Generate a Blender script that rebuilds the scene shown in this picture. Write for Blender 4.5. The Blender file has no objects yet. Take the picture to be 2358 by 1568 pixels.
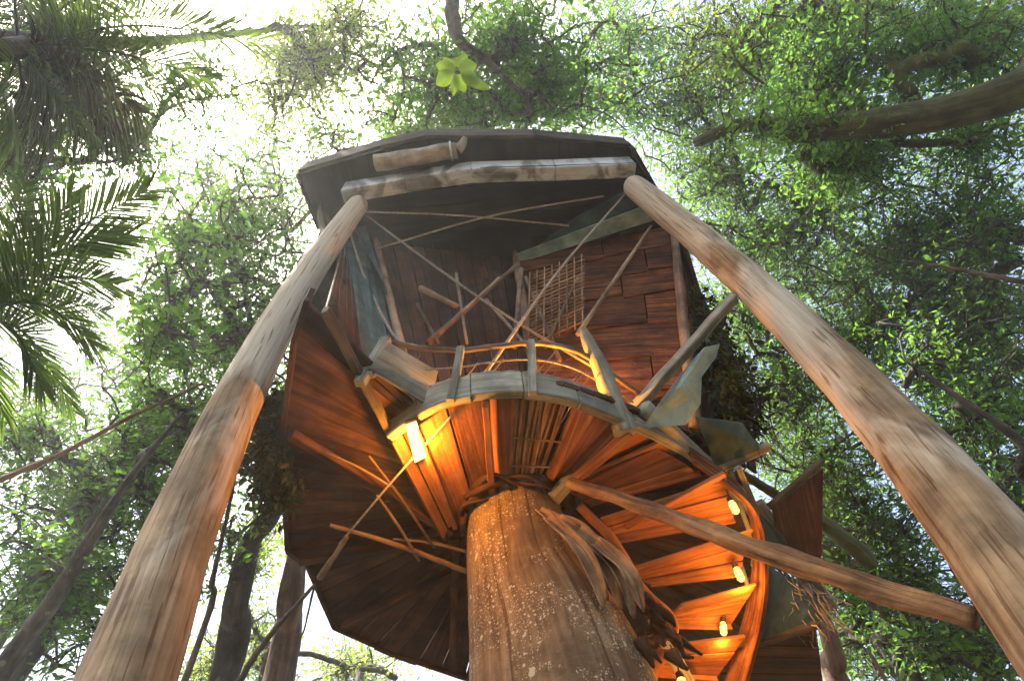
import bpy, math, random
import numpy as np
from mathutils import Vector, Matrix

random.seed(7)
rng = np.random.default_rng(7)
SC = bpy.context.scene
COL = SC.collection

# ------------------------------------------------------------------ camera
FPX, CU, CV = 1300.0, 1179.0, 784.0            # focal length and centre in 2358-wide picture units
CAM = np.array([0.0, 0.0, 1.6])
Zc = np.array([-117.0, 822.0, -1300.0]); Zc /= np.linalg.norm(Zc)
Fw = np.array([0, 0, -1.0])
Yc = Fw - Fw.dot(Zc) * Zc; Yc /= np.linalg.norm(Yc)
Xc = np.cross(Yc, Zc)
MC = np.array([Xc, Yc, Zc])
cd = bpy.data.cameras.new('camera'); cam = bpy.data.objects.new('camera', cd); COL.objects.link(cam)
cd.sensor_width = 36.0; cd.lens = 36.0 * FPX / 2358.0; cd.clip_end = 2000; cd.clip_start = 0.05
mw = Matrix.Identity(4)
for i in range(3):
    for j in range(3):
        mw[i][j] = MC[i][j]
    mw[i][3] = CAM[i]
cam.matrix_world = mw
SC.camera = cam

def ray(u, v):
    return MC @ np.array([(u - CU) / FPX, (CV - v) / FPX, -1.0])

def at(u, v, z=None, y=None, d=None):
    """a point of the place seen at u,v, at height z above eye level, at distance y ahead, or at depth d"""
    r = ray(u, v)
    t = d if d is not None else (z / r[2] if z is not None else y / r[1])
    return CAM + r * t

def depth(p):
    return -(MC.T @ (np.array(p) - CAM))[2]

# ------------------------------------------------------------------ sky, sun, exposure
SUN = ray(390, 130); SUN /= np.linalg.norm(SUN)
w = bpy.data.worlds.new('World'); SC.world = w; w.use_nodes = True
nt = w.node_tree; nt.nodes.clear()
sky = nt.nodes.new('ShaderNodeTexSky'); sky.sky_type = 'NISHITA'; sky.sun_disc = False
sky.sun_elevation = math.asin(SUN[2]); sky.sun_rotation = math.atan2(SUN[0], SUN[1])
sky.air_density = 1.0; sky.dust_density = 6.0; sky.ozone_density = 1.0
bg = nt.nodes.new('ShaderNodeBackground'); bg.inputs['Strength'].default_value = 0.15
out = nt.nodes.new('ShaderNodeOutputWorld')
nt.links.new(sky.outputs[0], bg.inputs[0]); nt.links.new(bg.outputs[0], out.inputs[0])
sl = bpy.data.lights.new('sun', 'SUN'); sl.energy = 5.0; sl.angle = math.radians(0.5); sl.color = (1.0, 0.93, 0.82)
so = bpy.data.objects.new('sun', sl); COL.objects.link(so)
so.rotation_euler = Vector(SUN).to_track_quat('Z', 'Y').to_euler(); so.location = (0, 0, 60)
SC.view_settings.view_transform = 'Standard'; SC.view_settings.look = 'None'
SC.view_settings.gamma = 1.0; SC.view_settings.exposure = 1.75
SC.view_settings.use_curve_mapping = False
SC.cycles.use_denoising = True
HAZE = .0023
SC.cycles.use_adaptive_sampling = True; SC.cycles.adaptive_threshold = .025
SC.cycles.max_bounces = 7; SC.cycles.diffuse_bounces = 4; SC.cycles.transmission_bounces = 4
SC.cycles.transparent_max_bounces = 8; SC.cycles.sample_clamp_indirect = 6.0

# ------------------------------------------------------------------ materials
MATS = {}
def newmat(name):
    m = bpy.data.materials.new(name); m.use_nodes = True
    t = m.node_tree; t.nodes.clear()
    return m, t, t.nodes, t.links

def ramp(N, stops):
    r = N.new('ShaderNodeValToRGB')
    while len(r.color_ramp.elements) < len(stops):
        r.color_ramp.elements.new(0.5)
    for e, (p, c) in zip(r.color_ramp.elements, stops):
        e.position = p; e.color = (*c, 1)
    return r

def wood(name, dark, mid, light, along=0.8, across=22, rough=0.8, bump=0.5, var=0.45, dirt=0.5, spots=None, stain_and_toplight=None, rc=(.3, .52, .72), fine=1.0, bd=.02, crack=0):
    """wood or bark with the grain along the piece (uv x runs along it, in metres)"""
    m, t, N, L = newmat(name)
    uv = N.new('ShaderNodeUVMap')
    oi = N.new('ShaderNodeObjectInfo')
    mp = N.new('ShaderNodeMapping'); mp.inputs['Scale'].default_value = (along, across, 1)
    add = N.new('ShaderNodeVectorMath'); add.operation = 'MULTIPLY_ADD'
    comb = N.new('ShaderNodeCombineXYZ'); L.new(oi.outputs['Random'], comb.inputs[2]); L.new(oi.outputs['Random'], comb.inputs[0])
    add.inputs[1].default_value = (17, 17, 17)
    L.new(comb.outputs[0], add.inputs[0]); L.new(uv.outputs[0], add.inputs[2])
    L.new(add.outputs[0], mp.inputs[0])
    n1 = N.new('ShaderNodeTexNoise'); n1.inputs['Scale'].default_value = 1.0; n1.inputs['Detail'].default_value = 6; n1.inputs['Roughness'].default_value = 0.65
    n1.inputs['Distortion'].default_value = 0.6
    L.new(mp.outputs[0], n1.inputs['Vector'])
    r1 = ramp(N, [(rc[0], dark), (rc[1], mid), (rc[2], light)])
    L.new(n1.outputs[0], r1.inputs[0])
    geo = N.new('ShaderNodeNewGeometry')
    n2 = N.new('ShaderNodeTexNoise'); n2.inputs['Scale'].default_value = 2.3; n2.inputs['Detail'].default_value = 5; n2.inputs['Roughness'].default_value = 0.6
    L.new(geo.outputs['Position'], n2.inputs['Vector'])
    r2 = ramp(N, [(0.36, (1 - dirt,) * 3), (0.6, (1, 1, 1))]); L.new(n2.outputs[0], r2.inputs[0])
    mx = N.new('ShaderNodeMix'); mx.data_type = 'RGBA'; mx.blend_type = 'MULTIPLY'; mx.inputs[0].default_value = 1
    L.new(r1.outputs[0], mx.inputs[6]); L.new(r2.outputs[0], mx.inputs[7])
    hv = N.new('ShaderNodeHueSaturation')
    mr = N.new('ShaderNodeMapRange'); mr.inputs[3].default_value = 1 - var; mr.inputs[4].default_value = 1 + var
    L.new(oi.outputs['Random'], mr.inputs[0]); L.new(mr.outputs[0], hv.inputs['Value'])
    L.new(mx.outputs[2], hv.inputs['Color'])
    col = hv.outputs[0]
    if stain_and_toplight:
        n4 = N.new('ShaderNodeTexNoise'); n4.inputs['Scale'].default_value = stain_and_toplight[1]; n4.inputs['Detail'].default_value = 4; n4.inputs['Distortion'].default_value = 1.2
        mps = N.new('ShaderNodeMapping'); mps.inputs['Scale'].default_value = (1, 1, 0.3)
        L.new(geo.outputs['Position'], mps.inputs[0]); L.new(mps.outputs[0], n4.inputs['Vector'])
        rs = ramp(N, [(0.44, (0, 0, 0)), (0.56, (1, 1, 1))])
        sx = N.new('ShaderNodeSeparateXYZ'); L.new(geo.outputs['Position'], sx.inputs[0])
        zz = N.new('ShaderNodeMath'); zz.operation = 'MULTIPLY_ADD'; zz.inputs[1].default_value = stain_and_toplight[2] if len(stain_and_toplight) > 2 else 0  # height gain: paints brighter-lit tops and shaded bottoms into the patch colour
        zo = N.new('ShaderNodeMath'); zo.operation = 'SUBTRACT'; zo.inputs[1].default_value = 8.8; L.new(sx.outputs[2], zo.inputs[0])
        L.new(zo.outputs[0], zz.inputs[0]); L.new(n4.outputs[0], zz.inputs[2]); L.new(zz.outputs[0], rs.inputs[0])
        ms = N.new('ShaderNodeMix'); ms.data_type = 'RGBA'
        L.new(rs.outputs[0], ms.inputs[0]); L.new(col, ms.inputs[6]); sc2 = N.new('ShaderNodeMix'); sc2.data_type = 'RGBA'; sc2.blend_type = 'MULTIPLY'; sc2.inputs[0].default_value = .55; sc2.inputs[6].default_value = (*stain_and_toplight[0], 1)
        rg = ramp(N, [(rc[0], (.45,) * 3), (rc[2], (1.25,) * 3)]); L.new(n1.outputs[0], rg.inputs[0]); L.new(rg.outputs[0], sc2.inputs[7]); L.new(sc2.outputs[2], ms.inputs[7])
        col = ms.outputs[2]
    if spots:
        for sc, thr, c in spots:
            v = N.new('ShaderNodeTexVoronoi'); v.inputs['Scale'].default_value = sc; v.inputs['Randomness'].default_value = 1
            nn = N.new('ShaderNodeTexNoise'); nn.inputs['Scale'].default_value = sc * 2.5; nn.inputs['Detail'].default_value = 3
            L.new(geo.outputs['Position'], nn.inputs['Vector'])
            ad = N.new('ShaderNodeVectorMath'); ad.operation = 'MULTIPLY_ADD'; ad.inputs[1].default_value = (0.5 / sc,) * 3
            L.new(nn.outputs[1], ad.inputs[0]); L.new(geo.outputs['Position'], ad.inputs[2]); L.new(ad.outputs[0], v.inputs['Vector'])
            sep = N.new('ShaderNodeSeparateColor'); L.new(v.outputs['Color'], sep.inputs[0])
            mu = N.new('ShaderNodeMath'); mu.operation = 'MULTIPLY'; mu.inputs[1].default_value = thr; L.new(sep.outputs[0], mu.inputs[0])
            lt = N.new('ShaderNodeMath'); lt.operation = 'LESS_THAN'; L.new(v.outputs['Distance'], lt.inputs[0]); L.new(mu.outputs[0], lt.inputs[1])
            big = N.new('ShaderNodeTexNoise'); big.inputs['Scale'].default_value = 1.6; L.new(geo.outputs['Position'], big.inputs['Vector'])
            gt = N.new('ShaderNodeMath'); gt.operation = 'GREATER_THAN'; gt.inputs[1].default_value = 0.48; L.new(big.outputs[0], gt.inputs[0])
            mul = N.new('ShaderNodeMath'); mul.operation = 'MULTIPLY'; L.new(lt.outputs[0], mul.inputs[0]); L.new(gt.outputs[0], mul.inputs[1])
            ms = N.new('ShaderNodeMix'); ms.data_type = 'RGBA'; ms.inputs[7].default_value = (*c, 1)
            L.new(mul.outputs[0], ms.inputs[0]); L.new(col, ms.inputs[6]); col = ms.outputs[2]
    if crack:
        mk = N.new('ShaderNodeMapping'); mk.inputs['Scale'].default_value = (crack * .035, crack, 1)
        L.new(add.outputs[0], mk.inputs[0])
        nk = N.new('ShaderNodeTexNoise'); nk.inputs['Scale'].default_value = 1; nk.inputs['Detail'].default_value = 3; nk.inputs['Distortion'].default_value = .35
        L.new(mk.outputs[0], nk.inputs['Vector'])
        rk = ramp(N, [(.60, (1, 1, 1)), (.64, (.55, .46, .38)), (.72, (.45, .38, .3))]); L.new(nk.outputs[0], rk.inputs[0])
        mk2 = N.new('ShaderNodeMix'); mk2.data_type = 'RGBA'; mk2.blend_type = 'MULTIPLY'; mk2.inputs[0].default_value = 1
        L.new(col, mk2.inputs[6]); L.new(rk.outputs[0], mk2.inputs[7]); col = mk2.outputs[2]
    b = N.new('ShaderNodeBsdfPrincipled'); b.inputs['Roughness'].default_value = rough
    b.inputs['Specular IOR Level'].default_value = 0.25
    L.new(col, b.inputs['Base Color'])
    bp = N.new('ShaderNodeBump'); bp.inputs['Strength'].default_value = bump; bp.inputs['Distance'].default_value = bd
    n3 = N.new('ShaderNodeTexNoise'); n3.inputs['Scale'].default_value = 14; n3.inputs['Detail'].default_value = 5
    L.new(geo.outputs['Position'], n3.inputs['Vector'])
    sm = N.new('ShaderNodeMath'); sm.operation = 'MULTIPLY_ADD'; sm.inputs[1].default_value = fine; L.new(n3.outputs[0], sm.inputs[0]); L.new(n1.outputs[0], sm.inputs[2])
    L.new(sm.outputs[0], bp.inputs['Height']); L.new(bp.outputs[0], b.inputs['Normal'])
    o = N.new('ShaderNodeOutputMaterial'); L.new(b.outputs[0], o.inputs[0])
    MATS[name] = m
    return m

def leafmat(name, a, b_, trans=0.55, scale=0.9):
    m, t, N, L = newmat(name)
    geo = N.new('ShaderNodeNewGeometry')
    n = N.new('ShaderNodeTexNoise'); n.inputs['Scale'].default_value = scale; n.inputs['Detail'].default_value = 2
    L.new(geo.outputs['Position'], n.inputs['Vector'])
    n2 = N.new('ShaderNodeTexWhiteNoise'); n2.noise_dimensions = '1D'
    L.new(geo.outputs['Random Per Island'], n2.inputs[1])
    mm = N.new('ShaderNodeMath'); mm.operation = 'MULTIPLY_ADD'; mm.inputs[1].default_value = 0.35; L.new(n2.outputs[0], mm.inputs[0]); L.new(n.outputs[0], mm.inputs[2])
    r = ramp(N, [(0.4, a), (0.85, b_)]); L.new(mm.outputs[0], r.inputs[0])
    d = N.new('ShaderNodeBsdfPrincipled'); d.inputs['Roughness'].default_value = 0.5; d.inputs['Specular IOR Level'].default_value = 0.3
    L.new(r.outputs[0], d.inputs['Base Color'])
    tr = N.new('ShaderNodeBsdfTranslucent')
    hs = N.new('ShaderNodeHueSaturation'); hs.inputs['Value'].default_value = 1.9; hs.inputs['Saturation'].default_value = 1.05; hs.inputs['Hue'].default_value = 0.495
    L.new(r.outputs[0], hs.inputs['Color']); L.new(hs.outputs[0], tr.inputs[0])
    mx = N.new('ShaderNodeMixShader'); mx.inputs[0].default_value = trans
    L.new(d.outputs[0], mx.inputs[1]); L.new(tr.outputs[0], mx.inputs[2])
    o = N.new('ShaderNodeOutputMaterial'); L.new(mx.outputs[0], o.inputs[0])
    MATS[name] = m
    return m

def glow(name, col, s):
    m, t, N, L = newmat(name)
    e = N.new('ShaderNodeEmission'); e.inputs[0].default_value = (*col, 1); e.inputs[1].default_value = s
    o = N.new('ShaderNodeOutputMaterial'); L.new(e.outputs[0], o.inputs[0]); MATS[name] = m
    return m

wood('pole_wood', (.16, .096, .044), (.27, .18, .092), (.38, .275, .155), along=.5, across=22, bump=.7, var=.04, dirt=.45, stain_and_toplight=((.56, .48, .35), .9, .034), rc=(.3, .5, .72), fine=.6, bd=.02, crack=30)  # pale peeled patches; their increase with height is painted light on the pole tops
wood('trunk_bark', (.11, .066, .03), (.2, .13, .062), (.29, .2, .108), along=.9, across=9, bump=.8, var=.0, dirt=.45, bd=.03, crack=12,
     spots=[(22, .34, (.42, .35, .22)), (3.0, .16, (.44, .4, .25)), (55, .42, (.4, .31, .19)), (9, .2, (.4, .36, .24))])
wood('grey_bark', (.05, .045, .035), (.12, .105, .085), (.2, .18, .15), along=1, across=6, bump=1, var=.2, spots=[(5, .3, (.17, .17, .12))])
wood('red_bark', (.12, .07, .045), (.25, .16, .105), (.36, .26, .19), along=.7, across=8, bump=.7, var=.1)
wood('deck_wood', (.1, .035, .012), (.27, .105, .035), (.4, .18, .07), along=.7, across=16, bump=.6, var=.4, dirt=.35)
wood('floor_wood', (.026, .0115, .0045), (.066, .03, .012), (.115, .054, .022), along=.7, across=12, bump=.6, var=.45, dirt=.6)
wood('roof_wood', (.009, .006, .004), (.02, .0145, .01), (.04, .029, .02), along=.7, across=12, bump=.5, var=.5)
wood('wall_wood', (.045, .014, .005), (.15, .05, .015), (.27, .105, .035), along=.9, across=15, bump=1, var=.35, dirt=.6, rc=(.38, .5, .64))
wood('back_wood', (.016, .007, .003), (.055, .024, .009), (.115, .052, .02), along=.9, across=20, bump=.9, var=.4, dirt=.6)
wood('grey_wood', (.12, .115, .085), (.27, .27, .2), (.4, .4, .32), along=.6, across=18, bump=.6, var=.25, dirt=.45)
wood('pale_wood', (.13, .135, .13), (.28, .29, .28), (.48, .49, .48), along=.9, across=14, bump=.7, var=.2, dirt=.55, stain_and_toplight=((.7, .73, .75), 1.6))
wood('fascia_wood', (.03, .024, .017), (.075, .058, .04), (.14, .11, .076), along=.8, across=16, bump=.6, var=.3)
wood('branch_wood', (.13, .065, .026), (.3, .165, .07), (.45, .29, .15), along=.8, across=9, bump=.9, var=.1, dirt=.5, rc=(.36, .5, .66), bd=.03, crack=40)
wood('lattice_wood', (.16, .08, .035), (.32, .18, .085), (.46, .3, .16), along=2, across=8, bump=.4, var=.35)
wood('stick_wood', (.12, .075, .045), (.27, .18, .11), (.4, .3, .2), along=.8, across=8, bump=.6, var=.4)
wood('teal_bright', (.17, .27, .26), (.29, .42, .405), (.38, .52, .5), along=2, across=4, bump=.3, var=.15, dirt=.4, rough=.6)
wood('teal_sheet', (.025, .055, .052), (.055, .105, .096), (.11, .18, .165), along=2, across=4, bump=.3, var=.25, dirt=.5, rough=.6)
wood('rope_fibre', (.2, .16, .11), (.36, .3, .22), (.5, .45, .36), along=40, across=3, bump=.5, var=.3, dirt=.2)
wood('thatch', (.007, .008, .006), (.018, .019, .012), (.042, .04, .024), along=1, across=2, bump=.2, var=.3)
wood('pale_thatch', (.15, .14, .11), (.3, .29, .24), (.42, .42, .38), along=1, across=2, bump=.2, var=.3)
wood('bark_strip', (.12, .06, .03), (.33, .19, .09), (.5, .34, .19), along=1.5, across=16, bump=.8, var=.35)
wood('moss_wood', (.05, .055, .02), (.11, .12, .045), (.2, .19, .09), along=.8, across=7, bump=.8, var=.2)
wood('mat_foam', (.3, .26, .2), (.5, .45, .36), (.62, .58, .48), along=3, across=6, bump=1, var=.05)
wood('dark_metal', (.02, .02, .02), (.04, .035, .03), (.06, .055, .05), along=3, across=6, bump=.2, var=.1, rough=.5)
leafmat('leaf_mid', (.045, .115, .02), (.13, .235, .045), trans=.62)
leafmat('leaf_lime', (.1, .17, .022), (.22, .28, .05), trans=.6)
leafmat('leaf_deep', (.035, .09, .018), (.1, .18, .036), trans=.6)
leafmat('leaf_dark', (.012, .026, .008), (.035, .055, .014), trans=.35)
leafmat('leaf_blue', (.045, .115, .04), (.12, .21, .055), trans=.62)
leafmat('leaf_big', (.14, .23, .025), (.24, .33, .04), trans=.62, scale=4)
leafmat('palm_leaf', (.04, .082, .014), (.105, .155, .032), trans=.55)
leafmat('palm_dry', (.025, .028, .01), (.07, .068, .026), trans=.35)
glow('lamp_glow', (1.0, .5, .1), 2.6)
glow('deck_glow', (1.0, .5, .1), 2.6)
glow('bulb_glow', (1.0, .45, .07), 2.2)

# ------------------------------------------------------------------ mesh helpers
def raw(name, V, F, mat, parent=None, uv=None, smooth=False):
    me = bpy.data.meshes.new(name)
    V = np.asarray(V, dtype=float)
    me.from_pydata(V.tolist(), [], [list(map(int, f)) for f in F])
    if uv is not None:
        lay = me.uv_layers.new(name='UVMap')
        li = np.zeros(len(me.loops), dtype=np.int32); me.loops.foreach_get('vertex_index', li)
        lay.data.foreach_set('uv', np.asarray(uv, dtype=np.float32)[li].ravel())
    if smooth:
        me.polygons.foreach_set('use_smooth', [True] * len(me.polygons))
    me.materials.append(MATS[mat]); me.update()
    o = bpy.data.objects.new(name, me); COL.objects.link(o)
    if parent is not None:
        child(o, parent)
    return o

def child(o, parent):
    o.parent = parent
    root = parent
    while root.parent is not None:
        root = root.parent
    o.matrix_parent_inverse = Matrix.Translation(-root.location) if parent is root else Matrix.Identity(4)

def thing(name, loc, label, cat, group=None):
    o = bpy.data.objects.new(name, None); COL.objects.link(o)
    o.location = Vector([float(c) for c in loc]); o.empty_display_size = .1
    return tag(o, label, cat, group)

def tag(o, label, cat, group=None, kind=None):
    o['label'] = label; o['category'] = cat
    if group: o['group'] = group
    if kind: o['kind'] = kind
    return o

def unit(v):
    v = np.asarray(v, float); n = np.linalg.norm(v)
    return v / n if n > 1e-9 else v

def slab_geo(P, th, n=None, ulen=None):
    """prism on polygon P (p0->p1 is the grain), extruded by th along n"""
    P = np.asarray(P, float); k = len(P)
    if n is None:
        n = unit(np.cross(P[1] - P[0], P[-1] - P[0]))
    V = np.vstack([P, P + np.asarray(n) * th])
    F = [list(range(k))[::-1], list(range(k, 2 * k))]
    for i in range(k):
        j = (i + 1) % k
        F.append([i, j, k + j, k + i])
    g = unit((P[1] - P[0]) if ulen is None else ulen)
    s = unit(np.cross(n, g))
    uv = np.stack([(V - P[0]) @ g, (V - P[0]) @ s + (V - P[0]) @ np.asarray(n)], 1)
    return V, F, uv

def bevel(o, wdt=.006):
    m = o.modifiers.new('bevel', 'BEVEL'); m.width = wdt; m.segments = 1; m.limit_method = 'ANGLE'
    return o

def slab(name, P, th, mat, parent=None, n=None, g=None, bev=.006):
    V, F, uv = slab_geo(P, th, n, g)
    o = raw(name, V, F, mat, parent, uv)
    return bevel(o, bev) if bev else o

def beam(name, a, b, wd, ht, mat, parent=None, up=(0, 0, 1), taper=1.0, rough=.0):
    """rectangular timber from a to b, cut into rings so that it is not perfectly straight"""
    a = np.asarray(a, float); b = np.asarray(b, float)
    g = unit(b - a); s = unit(np.cross(g, up)); t = np.cross(s, g)
    n = max(2, int(np.linalg.norm(b - a) / .3)) if rough else 2
    V = []; uv = []
    for i in range(n):
        f = i / (n - 1); k = 1 + (taper - 1) * f
        c = a + (b - a) * f + (s * random.uniform(-1, 1) + t * random.uniform(-1, 1)) * rough
        for j, (x, y) in enumerate(((-1, -1), (1, -1), (1, 1), (-1, 1))):
            V.append(c + s * x * wd / 2 * k + t * y * ht / 2 * k)
            uv.append((f * np.linalg.norm(b - a), [0, wd, wd + ht, 2 * wd + ht][j]))
    F = [[3, 2, 1, 0], [4 * n - 4, 4 * n - 3, 4 * n - 2, 4 * n - 1]]
    for i in range(n - 1):
        for j in range(4):
            k = (j + 1) % 4
            F.append([4 * i + j, 4 * i + k, 4 * i + 4 + k, 4 * i + 4 + j])
    return bevel(raw(name, V, F, mat, parent, uv), .008)

def smooth_path(P, n):
    """Catmull-Rom through P, n points"""
    P = np.asarray(P, float)
    if len(P) == 2:
        t = np.linspace(0, 1, n)[:, None]
        return P[0] * (1 - t) + P[1] * t
    Q = np.vstack([2 * P[0] - P[1], P, 2 * P[-1] - P[-2]])
    res = []
    for t in np.linspace(0, len(P) - 1 - 1e-9, n):
        i = int(t); f = t - i
        p0, p1, p2, p3 = Q[i], Q[i + 1], Q[i + 2], Q[i + 3]
        res.append(.5 * ((2 * p1) + (-p0 + p2) * f + (2 * p0 - 5 * p1 + 4 * p2 - p3) * f * f + (-p0 + 3 * p1 - 3 * p2 + p3) * f ** 3))
    return np.array(res)

def tube_geo(P, R, sides=8, lump=0.0, seed=0, cap=True):
    P = np.asarray(P, float); n = len(P)
    R = np.asarray(R, float) if np.ndim(R) else np.full(n, float(R))
    T = np.gradient(P, axis=0); T /= np.maximum(np.linalg.norm(T, axis=1), 1e-9)[:, None]
    ref = np.array([1.0, 0, 0]) if abs(T[0][0]) < .8 else np.array([0, 1.0, 0])
    s = unit(np.cross(T[0], ref))
    V = np.zeros((n, sides, 3)); uv = np.zeros((n, sides, 2))
    ang = np.arange(sides) * 2 * math.pi / sides
    L = np.concatenate([[0], np.cumsum(np.linalg.norm(np.diff(P, axis=0), axis=1))])
    r_ = np.random.default_rng(seed)
    ph = r_.uniform(0, 6.28, (7, 3)); fr = np.array([1, 2, 3, 1, 2, 4, 5]); fl = r_.uniform(.4, 2.6, 7)
    rm = R.mean()
    for i in range(n):
        s = unit(s - s.dot(T[i]) * T[i]); t = np.cross(T[i], s)
        k = np.ones(sides)
        if lump:
            for q in range(7):
                k += lump * (.5 if q > 4 else 1) * np.sin(fr[q] * ang + ph[q, 0]) * np.sin(fl[q] * L[i] / max(rm, .05) * .5 + ph[q, 1])
        V[i] = P[i] + (np.cos(ang)[:, None] * s + np.sin(ang)[:, None] * t) * (R[i] * k)[:, None]
        uv[i, :, 0] = L[i]; uv[i, :, 1] = np.abs(ang / math.pi - 1) * rm * math.pi
    F = []
    for i in range(n - 1):
        a = i * sides
        for j in range(sides):
            k = (j + 1) % sides
            F.append((a + j, a + k, a + sides + k, a + sides + j))
    V = V.reshape(-1, 3); uv = uv.reshape(-1, 2)
    if cap:
        F.append(tuple(range(sides))[::-1]); F.append(tuple(range((n - 1) * sides, n * sides)))
    return V, F, uv

def tube(name, P, R, mat, parent=None, sides=8, n=None, lump=0.0, seed=0):
    if n:
        if np.ndim(R):
            R = np.interp(np.linspace(0, 1, n), np.linspace(0, 1, len(R)), R)
        P = smooth_path(P, n)
    V, F, uv = tube_geo(P, R, sides, lump, seed)
    o = raw(name, V, F, mat, parent, uv, True)
    return o

def join_geo(parts):
    V, F, U, k = [], [], [], 0
    for v, f, u in parts:
        V.append(v); U.append(u); F += [tuple(i + k for i in q) for q in f]; k += len(v)
    return np.vstack(V), F, np.vstack(U)

GZ = 1.6  # eye height; heights below are given above eye level

# ------------------------------------------------------------------ ground
def ground():
    n = 60; S = 120.0
    xs = np.linspace(-S, S, n); V = []; F = []; uv = []
    for i in range(n):
        for j in range(n):
            x, y = xs[i], xs[j]; r = math.hypot(x, y)
            V.append((x, y, (.12 * math.sin(x * .7) * math.cos(y * .6) + .5 * math.sin(x * .05 + 1) * math.sin(y * .06)) * min(1, r / 12) - .02)); uv.append((x, y))
    for i in range(n - 1):
        for j in range(n - 1):
            F.append((i * n + j, (i + 1) * n + j, (i + 1) * n + j + 1, i * n + j + 1))
    m, t, N, L = newmat('forest_floor')
    g = N.new('ShaderNodeNewGeometry'); no = N.new('ShaderNodeTexNoise'); no.inputs['Scale'].default_value = 3; no.inputs['Detail'].default_value = 8
    L.new(g.outputs['Position'], no.inputs['Vector'])
    r = ramp(N, [(.35, (.03, .022, .013)), (.5, (.07, .048, .028)), (.65, (.035, .05, .016))]); L.new(no.outputs[0], r.inputs[0])
    b = N.new('ShaderNodeBsdfPrincipled'); b.inputs['Roughness'].default_value = .95; L.new(r.outputs[0], b.inputs['Base Color'])
    o = N.new('ShaderNodeOutputMaterial'); L.new(b.outputs[0], o.inputs[0]); MATS['forest_floor'] = m
    o = raw('ground', V, F, 'forest_floor', None, uv, True); o['kind'] = 'structure'
ground()

# ------------------------------------------------------------------ big central trunk
FLZ, DKZ, RFZ = 5.2, 5.0, 12.4
def central_trunk():
    c0 = at(1187, 1183, z=4.98); c1 = at(1216, 1350, y=c0[1] + .0); c2 = at(1284, 1568, y=c0[1] - .05)
    r0 = 105 / FPX * depth(c0); r1 = 137 / FPX * depth(c1); r2 = 205 / FPX * depth(c2)
    g = np.array([c2[0] + .25, c2[1] - .05, -.1]); mid = (c2 + g) / 2 + np.array([.05, 0, 0])
    P = [c0 + np.array([0, 0, .12]), c0, c1, c2, mid, g]
    R = [r0 * .93, r0, r1, r2, r2 * 1.2, r2 * 1.6]
    t = thing('giant_tree', g, 'huge speckled orange-brown tree trunk carrying the fan of lit deck boards', 'tree')
    o = tube('bark', P, R, 'trunk_bark', t, 72, 110, .018, 3)
    # curled strips of bark peeling off on the stair side
    S = [[(1240, 1175), (1300, 1225), (1360, 1300), (1400, 1380)], [(1285, 1195), (1350, 1240), (1400, 1320), (1430, 1400)],
         [(1330, 1225), (1400, 1285), (1440, 1350), (1460, 1420)], [(1370, 1250), (1430, 1300), (1462, 1350), (1482, 1405)],
         [(1260, 1190), (1330, 1260), (1375, 1340), (1390, 1400)]]
    for q, pts in enumerate(S):
        dd = [c0[1] - .6 - .05 * q] * 4
        ctr = smooth_path([at(u, v, y=y) for (u, v), y in zip(pts, dd)], 22)
        V = []; uv = []
        for i, p in enumerate(ctr):
            f = i / 21; wd = .17 * (math.sin(math.pi * min(1, .15 + f * .85)) ** .7) * (1 - f * .35) + .008
            tt = unit(ctr[min(21, i + 1)] - ctr[max(0, i - 1)]); s = unit(np.cross(tt, (0, -1, .25)))
            nn = np.cross(s, tt)
            for k in range(7):
                a = (k - 3) / 3
                V.append(p + s * a * wd * .5 + nn * (abs(a) ** 2 * wd * .45 + .02 * math.sin(f * 9 + q + a)))
                uv.append((f * 1.2, a * wd))
        F = [(i * 7 + k, i * 7 + k + 1, i * 7 + 8 + k, i * 7 + 7 + k) for i in range(21) for k in range(6)]
        o = raw('bark_strip', V, F, 'bark_strip', t, uv, True)
        m = o.modifiers.new('thick', 'SOLIDIFY'); m.thickness = .014
    # fibrous collar under the deck, and the dark twist of roots at the stair foot
    G = []
    for k in range(46):
        a = k / 46 * 6.283; r = r0 * random.uniform(1.02, 1.28)
        p0 = c0 + np.array([math.cos(a) * r, math.sin(a) * r, random.uniform(-.12, .08)])
        a2 = a + random.uniform(.5, 1.1); r2_ = r0 * random.uniform(1.0, 1.2)
        p1 = c0 + np.array([math.cos((a + a2) / 2) * r * 1.06, math.sin((a + a2) / 2) * r * 1.06, random.uniform(-.16, .06)])
        p2 = c0 + np.array([math.cos(a2) * r2_, math.sin(a2) * r2_, random.uniform(-.2, .02)])
        G.append(tube_geo(smooth_path([p0, p1, p2], 8), [random.uniform(.015, .05)] * 8, 6))
    V, F, uv = join_geo(G); raw('fibre_collar', V, F, 'floor_wood', t, uv, True)['kind'] = 'stuff'
    G = []
    kc = at(1520, 1440, y=c0[1] - .45)
    for k in range(22):
        p = kc + rng.normal(0, .1, 3) * np.array([1.2, .6, 1.6]) + (0, 0, .12); q = p + np.array([random.gauss(.06, .1), random.gauss(0, .07), -random.uniform(.15, .32)])
        G.append(tube_geo(smooth_path([p, (p + q) / 2 + rng.normal(0, .03, 3), q], 8), np.linspace(.07, .012, 8) * random.uniform(.6, 1.2), 8, .1, k))
    V, F, uv = join_geo(G); raw('root_twist', V, F, 'back_wood', t, uv, True)['kind'] = 'stuff'
    return c0, r0
HUB, HUBR = central_trunk()

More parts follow.
